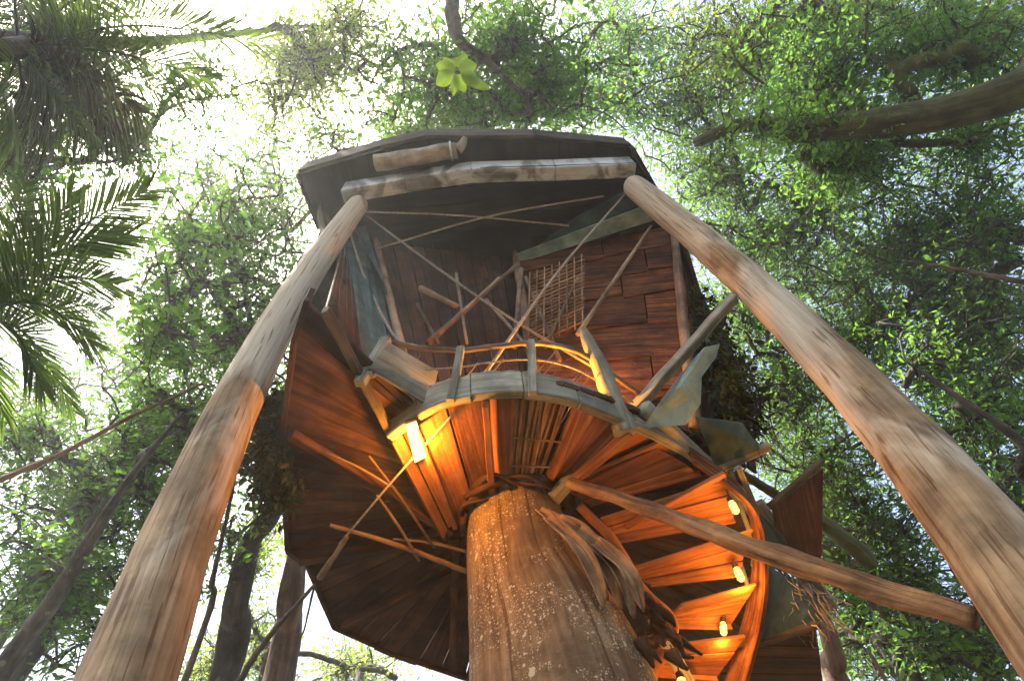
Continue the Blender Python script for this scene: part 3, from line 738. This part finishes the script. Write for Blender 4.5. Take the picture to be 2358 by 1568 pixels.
LEAFSEED = [0]
def leaves_geo(C, S, per, L, ratio, flat=.75, down=.0):
    """small folded leaves round the clump centres C (n,3) with radii S (n)"""
    n = len(C) * per
    c = np.repeat(C, per, axis=0); s = np.repeat(S, per)[:, None]
    off = rng.normal(0, 1, (n, 3)); off /= np.maximum(np.linalg.norm(off, axis=1), 1e-6)[:, None]
    off *= (rng.uniform(0, 1, (n, 1)) ** .45) * s * np.array([1.15, 1.15, .7])
    p = c + off
    nrm = rng.normal(0, flat, (n, 3)) + np.array([0, 0, 1.0]); nrm /= np.linalg.norm(nrm, axis=1)[:, None]
    h = rng.normal(0, 1, (n, 3)) + off * 1.2 + np.array([0, 0, -down])
    h -= (h * nrm).sum(1)[:, None] * nrm; h /= np.maximum(np.linalg.norm(h, axis=1), 1e-6)[:, None]
    sd = np.cross(nrm, h)
    l = L * np.clip(rng.lognormal(0, .38, (n, 1)), .45, 1.8); wv = l * ratio * rng.uniform(.8, 1.2, (n, 1))
    V = np.empty((n, 6, 3))
    V[:, 0] = p; V[:, 3] = p + h * l - nrm * l * .12
    V[:, 1] = p + h * l * .3 + sd * wv * .48 + nrm * l * .06; V[:, 2] = p + h * l * .68 + sd * wv * .4 + nrm * l * .02
    V[:, 4] = p + h * l * .68 - sd * wv * .4 + nrm * l * .02; V[:, 5] = p + h * l * .3 - sd * wv * .48 + nrm * l * .06
    return V

def leaf_obj(name, V, mat, parent):
    n = len(V)
    me = bpy.data.meshes.new(name)
    me.vertices.add(n * 6); me.vertices.foreach_set('co', V.astype(np.float32).ravel())
    idx = (np.arange(n)[:, None] * 6 + np.array([0, 1, 2, 3, 0, 3, 4, 5])).astype(np.int32).ravel()
    me.loops.add(n * 8); me.loops.foreach_set('vertex_index', idx)
    me.polygons.add(n * 2); me.polygons.foreach_set('loop_start', (np.arange(n * 2) * 4).astype(np.int32))
    me.update(calc_edges=True); me.materials.append(MATS[mat])
    o = bpy.data.objects.new(name, me); COL.objects.link(o)
    if parent: child(o, parent)
    return o

# hanging creepers and dry grass
def thatch(name, label, cps, n, ln, r, mat, spread):
    G = []
    for k in range(n):
        f = random.random() * (len(cps) - 1); i = min(int(f), len(cps) - 2); p = cps[i] * (1 - f + i) + cps[i + 1] * (f - i) + rng.normal(0, spread, 3)
        d = unit(np.array([random.gauss(0, .35), random.gauss(0, .35), -1])) * ln * random.uniform(.4, 1.2)
        G.append(tube_geo([p, p + d * .5 + rng.normal(0, .04, 3), p + d], [r, r * .8, r * .2], 3, cap=False))
    V, F, uv = join_geo(G)
    if mat == 'pale_thatch':
        return tag(raw(name, V, F, mat, None, uv), label, 'thatch')
    t = thing(name, cps[0], label, 'creeper'); raw('stems', V, F, mat, t, uv)['kind'] = 'stuff'
    f = rng.uniform(0, len(cps) - 1.001, 46); ii = f.astype(int); cp = np.array(cps)
    C = cp[ii] * (1 - f + ii)[:, None] + cp[ii + 1] * (f - ii)[:, None] + rng.normal(0, spread, (46, 3)) - np.array([0, 0, ln * .3])
    leaf_obj('leaves', leaves_geo(C, rng.uniform(.12, .3, 46), 55, .085, .5, .9, .8), 'leaf_dark', t)['kind'] = 'stuff'
thatch('hanging_creeper', 'dark creeper with small leaves hanging at the right side of the cabin', [at(1608, 690, z=8.6), at(1640, 790, z=7.0), at(1690, 870, z=6.2), at(1705, 960, z=5.7), at(1660, 1000, z=5.5)], 420, .5, .009, 'thatch', .13)
thatch('hanging_creeper', 'dark creeper hanging from the floor edge beside the left pole', [at(650, 900, z=5.9), at(636, 980, z=5.4), at(630, 1080, z=5.25), at(640, 1150, z=5.2)], 260, .4, .008, 'thatch', .08)
thatch('pale_fringe', 'pale dry grass fringe under the stair brace at the lower right', [at(1770, 1320, z=4.1), at(1840, 1370, z=3.9), at(1870, 1395, z=3.8)], 500, .3, .012, 'pale_thatch', .1)

# ------------------------------------------------------------------ lamps
def lamp_light(t, p, watts):
    l = bpy.data.lights.new('lamp_light', 'POINT'); l.energy = watts; l.color = (1.0, .36, .04); l.shadow_soft_size = .07
    o = bpy.data.objects.new('lamp_light', l); COL.objects.link(o); o.location = Vector([float(x) for x in p]); child(o, t)

def lamp_box(u, v, z, lab, hgt, wd, watts, c=None, lean=(0, 0)):
    c = at(u, v, z=z) if c is None else c
    t = thing('lantern', c, lab, 'lamp', 'warm lamps lit under the deck and stair')
    ax = unit((lean[0], lean[1], 1))
    k = [-.5, -.46, -.3, .3, .46, .5]; r = [.15, .34, .5, .5, .4, .3]
    V, F, uv = tube_geo([c + ax * hgt * a for a in k], [wd * a for a in r], 14)
    raw('bulb', V, F, 'bulb_glow', t, uv, True)
    tube('socket', [c + ax * (hgt / 2 + .002), c + ax * (hgt / 2 + .05), c + ax * (hgt / 2 + .07)], [wd * .42, wd * .42, wd * .2], 'dark_metal', t, 12)
    tube('flex', [c + ax * (hgt / 2 + .06), c + ax * (hgt / 2 + .2) + (.02, 0, 0), c + ax * (hgt / 2 + .34)], .009, 'dark_metal', t, 6, 8)
    for a in (-.28, .28):
        tube('wire_ring', [c + ax * hgt * a + np.array([math.cos(x), math.sin(x), 0]) * wd * .56 for x in np.linspace(0, 6.283, 18)], .005, 'dark_metal', t, 4)
    lamp_light(t, c - ax * (hgt / 2 + .09), watts)
    return t
# flat lamp panel against the left end of the fan
pn = [at(u, v, z=4.86) for u, v in [(934, 982), (958, 974), (984, 1052), (955, 1066)]]
t = thing('panel_lamp', sum(pn) / 4, 'bright yellow panel lamp under the left end of the balcony', 'lamp', 'warm lamps lit under the deck and stair')
slab('lit_panel', [pn[0], pn[3], pn[2], pn[1]], .04, 'lamp_glow', t, (0, 0, 1))
slab('backing', [p + (p - sum(pn) / 4) * .12 + (0, 0, .045) for p in (pn[0], pn[3], pn[2], pn[1])], .03, 'dark_metal', t, (0, 0, 1))
lamp_light(t, sum(pn) / 4 - (0, 0, .16), 58)
lamp_box(1702, 1322, 3.86, 'small glowing lamp hanging by the stair stringer under the long branch', .17, .085, 14)
lamp_box(1666, 1447, 3.5, 'tilted glowing lamp above the ring beam of the stair', .15, .075, 12, lean=(.35, 0))
lamp_box(1690, 1168, 4.3, 'glowing lamp between the upper treads of the stair', .17, .085, 14)
lamp_box(1575, 1585, 2.75, 'glowing lamp at the bottom edge beneath the lowest treads', .2, .1, 20)
lamp_box(0, 0, 0, 'lamp on the balcony deck behind the rim, glowing on the plank wall', .2, .12, 110, np.array([.4, 4.5, 5.75 + GZ]))

# ------------------------------------------------------------------ trees
def region(R):
    """clump centres and radii from (u, v, ru, rv, cover, d0, d1) blobs, each filled through its depth"""
    C = []; S = []
    for (u, v, ru, rv, k, d0, d1) in R:
        for _ in range(k):
            a = random.uniform(0, 6.283); r = min(1.7, abs(random.gauss(0, .8)))
            d = random.uniform(d0, d1)
            C.append(at(u + ru * r * math.cos(a), v + rv * r * math.sin(a), d=d)); S.append(random.uniform(.5, 1.35) * d / 17)
    return np.array(C), np.array(S)

def tree(name, label, trunk, r0, blobs, leaf, bark, per=40, L=.17, ratio=.42, group='forest trees round the house', twigs=True, down=.2, flat=.75, cat='tree', bare=0, tip=.16):
    """trunk: points of the stem from the ground up; limbs grow from it to every clump"""
    base = np.array(trunk[0], float)
    t = thing(name, base, label, cat, group)
    TP = smooth_path(trunk, 26); TR = np.linspace(1, tip, 26) * r0
    C, S = region(blobs)
    order = np.argsort(np.linalg.norm(C - TP[-1], axis=1) * .6 + np.min(np.linalg.norm(C[:, None] - TP[None, 6:], axis=2), axis=1))
    nodes = [p for p in TP]; par = [-1] + list(range(25)); load = [0.0] * 26
    paths = []
    for i in order:
        c = C[i]; A = np.array(nodes[8:]); dv = c - A
        dist = np.linalg.norm(dv, axis=1) + np.maximum(0, -dv[:, 2]) * .8
        j = int(np.argmin(dist)) + 8
        a = nodes[j]; ln = np.linalg.norm(c - a)
        k = max(2, min(6, int(ln / .9)))
        prev = j; ids = [j]
        bow = rng.normal(0, .1 * ln, 3); bow[2] = abs(bow[2]) * .6
        for q in range(1, k + 1):
            f = q / k
            nodes.append(a + (c - a) * f + bow * math.sin(math.pi * f) + rng.normal(0, .03, 3) * ln * (f < 1))
            par.append(prev); load.append(0.0); prev = len(nodes) - 1; ids.append(prev)
        paths.append(ids)
        q = prev
        while q >= 0:
            load[q] += 1; q = par[q]
    mx = max(load)
    rad = [.012 + min(r0 * .4, .0105 * l ** .55) for l in load]
    G = []
    for ids in paths:
        P = np.array([nodes[i] for i in ids]); R = np.array([rad[i] for i in ids]); R[0] = R[1]
        n = max(5, len(ids) * 2)
        P2 = smooth_path(P, n); R2 = np.interp(np.linspace(0, 1, n), np.linspace(0, 1, len(R)), R)
        G.append(tube_geo(P2, R2, 7 if R.max() > .06 else 4, cap=False))
    tube('trunk', trunk, list(TR[[0, 8, 16, 25]]), bark, t, 18, 60, .07, len(label))
    if bare:
        for _ in range(bare):
            i = random.randrange(len(C)); p = C[i]
            G.append(tube_geo(smooth_path([p, p + rng.normal(0, .5, 3), p + rng.normal(0, 1.0, 3)], 7), np.linspace(.014, .005, 7), 3, cap=False))
    for c, s in zip(C, S):
        for _ in range(5 if twigs else 1):
            e = c + rng.normal(0, s * .7, 3)
            G.append(tube_geo([c, (c + e) / 2 + rng.normal(0, s * .12, 3), e], [.012, .009, .004], 3, cap=False))
    V, F, uv = join_geo(G); o = raw('limbs', V, F, bark, t, uv, True)
    V = leaves_geo(C, S, int(per * .74), L * .84, ratio, flat, down)
    o = leaf_obj('crown', V, leaf, t); o['kind'] = 'stuff'
    return t

def G_(u, v, d):
    """foot of a stem standing under the point seen at u,v,d"""
    p = at(u, v, d=d); return np.array([p[0], p[1], -.1])

# --- left side
tree('slender_tree', 'slender dark grey tree with a bend, standing between the left pole and the house',
     [G_(505, 1568, 11), at(512, 1568, d=11), at(545, 1380, d=11.2), at(575, 1250, d=11.6), at(632, 1150, d=12), at(600, 900, d=13.5), at(560, 640, d=15.5)], .34,
     [(540, 560, 130, 170, 130, 15, 19), (520, 780, 150, 150, 110, 14, 18), (640, 720, 60, 160, 50, 14, 18), (420, 560, 80, 140, 46, 11.5, 14.5), (380, 760, 70, 90, 30, 9.5, 12)], 'leaf_mid', 'grey_bark')
tree('red_trunk_tree', 'straight reddish trunk tree rising at the left edge of the dark floor',
     [G_(640, 1568, 12), at(640, 1568, d=12), at(668, 1380, d=12.3), at(690, 1240, d=12.8), at(740, 900, d=15.2), at(800, 500, d=18)], .38,
     [(760, 330, 120, 90, 24, 18, 21), (660, 500, 80, 100, 26, 17, 20), (930, 300, 60, 40, 26, 18, 20)], 'leaf_mid', 'red_bark', per=46)
tree('yellow_tree', 'airy yellow-green tree crown in bright light, top left of the roof',
     [np.array([-11, -3, -.1]), np.array([-10.5, -2, 8.0]), np.array([-8, 0, 14.5]), at(720, 60, d=18)], .3,
     [(720, 140, 120, 110, 150, 16, 20), (640, 230, 70, 60, 20, 17, 20), (800, 60, 60, 60, 40, 17, 20)], 'leaf_lime', 'grey_bark', L=.16)
tree('overhead_tree', 'tree with a curved grey limb dipping in from the top centre',
     [np.array([1.0, -7, -.1]), np.array([.4, -6.2, 8]), np.array([-.2, -3.5, 13]), at(1036, -40, d=15.5), at(1042, 40, d=15.2), at(1060, 95, d=15), at(1120, 140, d=15.2), at(1200, 215, d=15.6)], .36,
     [(1180, 90, 160, 110, 110, 15.5, 19), (1000, 190, 110, 110, 80, 15.5, 18), (1260, 200, 130, 90, 90, 15.5, 18.5), (1100, 260, 130, 40, 50, 16, 18.5)], 'leaf_mid', 'grey_bark', L=.2)
tree('behind_roof_tree', 'pale hazy tree standing up behind the roof ridge',
     [np.array([.5, 17, -.1]), np.array([.2, 16.5, 9]), np.array([-.6, 15, 16]), at(1048, 240, d=21)], .4,
     [(1400, 230, 160, 70, 80, 20, 25), (1440, 90, 140, 90, 90, 20, 25), (1080, 250, 90, 40, 30, 20, 22)], 'leaf_blue', 'grey_bark', L=.2)
tree('shady_tree', 'dense dark tree filling the lower left beyond the left pole',
     [G_(60, 1500, 12), at(60, 1500, d=12), at(160, 1290, d=12.4), at(270, 1120, d=13), at(300, 950, d=14)], .36,
     [(200, 1150, 190, 170, 170, 12.5, 17), (120, 1380, 130, 160, 100, 11.5, 16), (330, 1020, 120, 120, 80, 13, 17), (60, 1000, 90, 110, 60, 12, 16)], 'leaf_deep', 'grey_bark', L=.17)
tree('leaning_tree', 'mossy dark trunk leaning across the bottom left corner',
     [at(-60, 1640, d=9) * np.array([1, 1, 0]) + np.array([0, 0, -.1]), at(-20, 1580, d=9), at(110, 1400, d=9.3), at(210, 1240, d=9.6), at(300, 1100, d=10.2), at(420, 950, d=11)], .2,
     [(420, 980, 130, 120, 80, 11, 15), (380, 1180, 80, 130, 60, 11, 14), (150, 1330, 110, 120, 60, 9.5, 12)], 'leaf_deep', 'grey_bark', L=.15)
tree('sapling', 'thin young tree with twisted stem close behind the left pole',
     [G_(430, 1560, 8.5), at(450, 1500, d=8.5), at(490, 1330, d=8.8), at(520, 1200, d=9), at(545, 1080, d=9.4), at(560, 980, d=9.8)], .06,
     [(570, 1000, 50, 120, 18, 10, 12), (560, 1250, 60, 100, 16, 10, 13)], 'leaf_mid', 'grey_bark', per=40, L=.12)
tree('backlit_tree', 'small backlit tree below the dark floor corner, at the bottom edge',
     [np.array([-5.6, 15, -.1]), np.array([-5.4, 15, 4]), np.array([-5.0, 15, 8])], .16,
     [(590, 1480, 70, 90, 50, 16, 20), (820, 1540, 100, 40, 46, 16, 20), (600, 1260, 40, 90, 30, 16, 20), (480, 1540, 60, 60, 30, 15, 18)], 'leaf_lime', 'grey_bark', L=.15, per=50)
# --- right side
tree('limb_tree', 'big tree whose thick grey mossy limb reaches in from the upper right edge',
     [np.array([13.5, 2, -.1]), np.array([13.2, 2.2, 6]), at(2560, 90, d=10.5), at(2358, 200, d=11), at(2180, 262, d=11.3), at(1980, 287, d=11.6), at(1840, 300, d=11.9), at(1720, 285, d=12.4), at(1600, 330, d=13.2)], .55,
     [(2150, 110, 230, 120, 150, 12.2, 15.5), (1900, 190, 160, 110, 110, 12.5, 15.5), (2230, 330, 130, 50, 40, 12.5, 15), (1960, 380, 130, 60, 70, 12.5, 15), (1900, 290, 260, 30, 50, 11.2, 13)], 'leaf_mid', 'moss_wood', L=.145, per=62, tip=.2)
tree('lime_crown_tree', 'sunlit lime-green crown at the top right of the picture',
     [np.array([10, -6, -.1]), np.array([9.6, -5, 9]), np.array([8.5, -2, 15]), at(1850, 20, d=17)], .36,
     [(1720, 110, 150, 130, 140, 16, 20), (1950, 40, 200, 80, 120, 15.5, 19), (2290, 70, 90, 90, 60, 15, 18)], 'leaf_lime', 'grey_bark', L=.15, per=50)
tree('tall_tree', 'tall tree with mid-green crown beyond the right roof edge',
     [np.array([14, 11, -.1]), np.array([13.5, 10.5, 9]), np.array([12, 9, 15]), at(1760, 420, d=20)], .4,
     [(1640, 400, 130, 130, 120, 18, 22), (1750, 560, 170, 130, 150, 17, 21), (1580, 230, 110, 80, 70, 18, 22), (1870, 480, 110, 120, 90, 17, 21)], 'leaf_mid', 'grey_bark', L=.17)
tree('dense_tree', 'dense dark green tree crown above the upper length of the right pole',
     [np.array([17, 6, -.1]), np.array([16.5, 6, 7]), np.array([15, 6, 12]), at(2180, 560, d=16)], .42,
     [(2120, 560, 200, 150, 180, 14, 18), (2270, 740, 130, 130, 120, 12.5, 17), (2000, 760, 130, 130, 110, 14, 18), (2290, 520, 90, 90, 60, 12, 16)], 'leaf_deep', 'grey_bark', L=.15, per=46)
tree('dark_branch_tree', 'tree with thin dark branches slanting in at the right edge, over the right pole',
     [np.array([12.5, 7, -.1]), at(2500, 1180, d=9.5), at(2358, 1025, d=9.8), at(2250, 945, d=10), at(2150, 875, d=10.3), at(2085, 832, d=10.6)], .13,
     [(2270, 960, 120, 120, 110, 10.5, 14.5), (2180, 830, 110, 100, 70, 11, 14.5), (2310, 1120, 70, 100, 50, 10, 13)], 'leaf_mid', 'grey_bark', L=.15)
tree('shaded_tree', 'shaded tree with fine leaves between the house and the right pole',
     [np.array([8.8, 13.5, -.1]), np.array([8.6, 13, 4.5]), np.array([8.0, 12, 9]), at(1800, 950, d=16)], .26,
     [(1800, 900, 130, 150, 140, 14, 18), (1900, 1100, 130, 130, 130, 13.5, 17.5), (1720, 730, 80, 110, 70, 15, 18), (2010, 1210, 110, 110, 90, 12.5, 16)], 'leaf_deep', 'grey_bark', L=.145)
tree('low_tree', 'low leafy tree under the long branch at the lower right',
     [np.array([8.2, 10.2, -.1]), at(2090, 1568, d=10.5), at(2040, 1440, d=11), at(1960, 1330, d=11.6)], .2,
     [(2060, 1360, 140, 80, 110, 11.5, 15), (2150, 1500, 130, 90, 100, 10, 13.5), (1960, 1470, 70, 100, 50, 12, 15), (2280, 1490, 70, 90, 30, 10, 12)], 'leaf_mid', 'grey_bark', L=.15)
tree('pale_trunk_tree', 'pale smooth trunk leaning behind the stair at the bottom right',
     [G_(1960, 1640, 9.5), at(1958, 1620, d=9.5), at(1925, 1520, d=9.7), at(1895, 1420, d=10), at(1850, 1290, d=10.8), at(1800, 1150, d=12)], .24,
     [(1850, 1210, 90, 80, 40, 12.5, 15), (1930, 1330, 70, 60, 30, 12, 14)], 'leaf_deep', 'red_bark', L=.15)
tree('far_tree', 'far tree showing small leaves in the gaps left of the roof corner',
     [np.array([-14, 12, -.1]), np.array([-13.5, 12, 9]), np.array([-13, 11.5, 17])], .35,
     [(470, 400, 150, 110, 60, 24, 29), (620, 300, 110, 80, 26, 24, 28), (300, 850, 140, 110, 60, 22, 27), (620, 420, 70, 60, 18, 23, 27)], 'leaf_blue', 'grey_bark', L=.2, bare=60)
tree('far_dense_tree', 'far tree with blue-green crown in the gaps above the right pole',
     [np.array([24, 14, -.1]), np.array([23.5, 14, 9]), np.array([22, 13, 17])], .4,
     [(1950, 640, 260, 260, 150, 23, 29), (2200, 300, 160, 160, 60, 22, 27), (1850, 1000, 140, 200, 80, 22, 27), (1600, 120, 150, 130, 40, 24, 28)], 'leaf_blue', 'grey_bark', L=.22)

# --- palms
def frond(parent, b, m, t, n, ll, mat, wid=.035, droop=.35):
    """one palm frond: a rachis from b over m to t with leaflets along both sides"""
    P = smooth_path([b, m, t], 40)
    o = tube('frond', P, list(np.linspace(.03, .006, 40)), mat, parent, 6)
    V = []; F = []; uv = []
    for side in (-1, 1):
        for k in range(n):
            f = .12 + .87 * (k + random.uniform(-.3, .3)) / n; f = min(.995, max(.08, f))
            i = min(38, int(f * 39)); p = P[i] + (P[i + 1] - P[i]) * (f * 39 - i)
            g = unit(P[i + 1] - P[i]); s = unit(np.cross(g, (0, 0, 1))) * side
            up = np.cross(s, g) * side
            ln = ll * (.55 + .45 * math.sin(math.pi * min(1, f * 1.05 + .05))) * random.uniform(.8, 1.12)
            d = unit(s * (1.0 - .55 * f) + g * (.55 + .75 * f) + rng.normal(0, .045, 3) + np.array([0, 0, random.uniform(-.05, .12)]))
            wv = unit(np.cross(d, up if abs(np.dot(d, up)) < .9 else g) + rng.normal(0, .2, 3))
            q = len(V)
            for j, (x, ww) in enumerate(((0, .5), (.35, 1), (.7, .75), (1, .05))):
                c = p + d * ln * x + np.array([0, 0, -droop * ln * x * x])
                V.append(c - wv * wid * ww * .5); V.append(c + wv * wid * ww * .5); uv += [(x * ln, 0), (x * ln, wid)]
            for j in range(3):
                F.append((q + 2 * j, q + 2 * j + 1, q + 2 * j + 3, q + 2 * j + 2))
    l = raw('leaflets', V, F, mat, o, uv); l['kind'] = 'stuff'
    return o

pc = at(-70, 715, d=8.5)
PA = thing('feather_palm', (pc[0], pc[1], -.1), 'feather palm whose fronds reach in from the left edge', 'palm tree', 'palms on the left')
tube('trunk', [np.array([pc[0] - .5, pc[1] + .2, -.1]), np.array([pc[0] - .2, pc[1], 4]), pc], [.2, .17, .15], 'grey_bark', PA, 16, 50, .04, 4)
for b, m, t, ll in [((-70, 715), (150, 545), (345, 435), .62), ((-70, 715), (120, 640), (275, 655), .6), ((-70, 720), (90, 700), (225, 800), .6), ((-70, 720), (60, 770), (165, 935), .55),
                    ((-70, 700), (20, 560), (60, 420), .55), ((-80, 720), (-40, 800), (10, 960), .55), ((-80, 700), (-100, 560), (-60, 430), .5), ((-90, 720), (-220, 650), (-330, 700), .55),
                    ((-70, 712), (110, 590), (300, 540), .58), ((-70, 716), (100, 690), (250, 720), .55), ((-72, 708), (60, 600), (170, 440), .55), ((-75, 722), (30, 760), (100, 900), .55)]:
    frond(PA, at(*b, d=8.5), at(*m, d=8.1 + random.uniform(-.4, .4)), at(*t, d=7.9 + random.uniform(-.5, .5)), 62, ll * 1.6, 'palm_leaf', .03, .1)
pc = at(60, 110, d=9.5)
PB = thing('shaggy_palm', (pc[0] - 1.5, pc[1], -.1), 'shaggy palm with long hanging leaflets in the top left corner', 'palm tree', 'palms on the left')
tube('trunk', [np.array([pc[0] - 2.2, pc[1] - .6, -.1]), np.array([pc[0] - 1.6, pc[1] - .3, 5]), pc], [.24, .2, .17], 'grey_bark', PB, 16, 50, .04, 6)
for b, m, t, ll, mt in [((60, 110), (300, 60), (610, 95), .85, 'palm_leaf'), ((60, 110), (260, 120), (480, 180), .9, 'palm_leaf'), ((60, 115), (210, 180), (330, 260), .9, 'palm_dry'),
                        ((50, 120), (130, 220), (230, 330), .85, 'palm_leaf'), ((40, 120), (60, 230), (110, 340), .85, 'palm_dry'), ((40, 100), (-60, 180), (-90, 300), .8, 'palm_leaf'),
                        ((60, 90), (200, -10), (420, -20), .8, 'palm_leaf'), ((40, 90), (40, -40), (120, -160), .8, 'palm_dry'), ((30, 100), (-90, 60), (-200, 90), .8, 'palm_dry'),
                        ((50, 110), (190, 90), (330, 130), .9, 'palm_dry'), ((50, 120), (90, 160), (170, 250), .8, 'palm_dry'), ((45, 125), (10, 210), (30, 320), .85, 'palm_leaf'),
                        ((55, 112), (230, 150), (420, 230), .95, 'palm_leaf'), ((50, 118), (170, 200), (280, 310), .95, 'palm_dry'), ((55, 105), (250, 40), (540, 60), .8, 'palm_leaf'), ((50, 115), (120, 130), (250, 190), .9, 'palm_dry')]:
    dd = 9.3 + random.uniform(-.8, .5)
    frond(PB, at(*b, d=9.5), at(*m, d=dd), at(*t, d=dd + random.uniform(-.4, .4)), 56, ll * 1.35, mt, .028, .75)
tree('thicket_tree', 'bare-twigged dark tree behind the hanging palm fronds at the upper left',
     [np.array([-13, 1, -.1]), np.array([-12, 1, 7]), at(100, 330, d=14)], .25,
     [(150, 180, 160, 140, 120, 12, 16), (60, 380, 80, 90, 60, 12, 15), (250, 300, 90, 60, 40, 12, 15), (430, 200, 130, 90, 26, 14, 18), (330, 330, 60, 60, 16, 13, 16), (100, 60, 110, 70, 50, 12, 16)], 'leaf_deep', 'grey_bark', L=.16, bare=120)

# big lime leaves hanging under the overhead limb
c = at(1052, 168, d=11.0)
LP = thing('broad_leaf_sprig', c, 'sprig of large translucent lime leaves hanging above the roof', 'leaf sprig')
tube('stalk', [at(1085, 118, d=14.6), at(1066, 130, d=12.4), at(1054, 160, d=11.0), at(1048, 172, d=11.0)], [.03, .025, .02, .012], 'moss_wood', LP, 7, 24)
for (u0, v0, u1, v1, wd) in [(1056, 160, 1098, 150, .3), (1060, 168, 1104, 196, .26), (1052, 172, 1072, 214, .26), (1046, 172, 1044, 222, .18), (1046, 168, 1005, 196, .3), (1050, 158, 1003, 150, .26),
                             (1054, 156, 1072, 122, .32), (1046, 160, 1020, 132, .26), (1062, 172, 1128, 206, .2)]:
    a = at(u0, v0, d=11.0); b = at(u1, v1, d=11.0 + random.uniform(-.25, .25)); ln = np.linalg.norm(b - a); g = unit(b - a)
    s = unit(np.cross(g, unit(a - CAM) + rng.normal(0, .25, 3))); nn = np.cross(s, g)
    V = []; F = []; uv = []
    for i in range(11):
        f = i / 10; hw = wd * .5 * (math.sin(math.pi * f ** .8) ** .85) + .004
        ce = a + g * ln * f + nn * .08 * math.sin(f * 3) * ln
        for x in (-1, -.5, 0, .5, 1):
            V.append(ce + s * hw * x + nn * (abs(x) * hw * .35)); uv.append((f * ln, x * hw))
    for i in range(10):
        for k in range(4): F.append((i * 5 + k, i * 5 + k + 1, i * 5 + 6 + k, i * 5 + 5 + k))
    raw('leaf', V, F, 'leaf_big' if wd > .17 else 'leaf_mid', LP, uv, True)

# vines and bare branches low on the left
def vine(pts, r0, r1, label, mat='grey_bark', seed=1):
    P = [at(u, v, d=d) for u, v, d in pts]
    tag(tube('vine', P, list(np.linspace(r0, r1, len(P))), mat, None, 8, 60, .06, seed), label, 'vine', 'vines and bare branches')
vine([(535, 1600, 7.5), (580, 1520, 7.4), (640, 1440, 7.3), (690, 1385, 7.2), (724, 1345, 7.1)], .05, .02, 'crooked bare branch rising to the floor corner at the lower left', seed=3)
vine([(724, 1348, 7.1), (712, 1400, 7.2), (700, 1450, 7.3), (690, 1470, 7.3)], .016, .008, 'thin twig drooping from the crooked branch below the floor corner', seed=5)
vine([(0, 1105, 9), (150, 1040, 9.2), (300, 960, 9.5), (400, 915, 9.8), (470, 880, 10)], .05, .02, 'pale bare branch slanting up across the left side', 'red_bark', seed=6)
vine([(2358, 650, 9), (2200, 620, 9.3), (2080, 600, 9.6)], .05, .015, 'thin dark branch poking in at the right edge above the others', seed=9)
vine([(2000, 1500, 8), (2020, 1530, 7.8), (2050, 1590, 7.6)], .025, .03, 'short broken pale twig at the bottom right', 'stick_wood', seed=10)

# ------------------------------------------------------------------ haze in the forest air
V = [(x, y, z) for z in (-1.5, 31.0) for x, y in ((-125, -125), (125, -125), (125, 125), (-125, 125))]
F = [(3, 2, 1, 0), (4, 5, 6, 7), (0, 1, 5, 4), (1, 2, 6, 5), (2, 3, 7, 6), (3, 0, 4, 7)]
m, t_, N, L = newmat('haze_air'); MATS['haze_air'] = m
pv = N.new('ShaderNodeVolumePrincipled'); pv.inputs['Color'].default_value = (.95, 1, .95, 1); pv.inputs['Density'].default_value = HAZE; pv.inputs['Anisotropy'].default_value = .6
ou = N.new('ShaderNodeOutputMaterial'); L.new(pv.outputs[0], ou.inputs['Volume'])
o = raw('haze', V, F, 'haze_air'); o['kind'] = 'stuff'; o['label'] = 'pale sunlit forest haze filling the air'; o['category'] = 'haze'
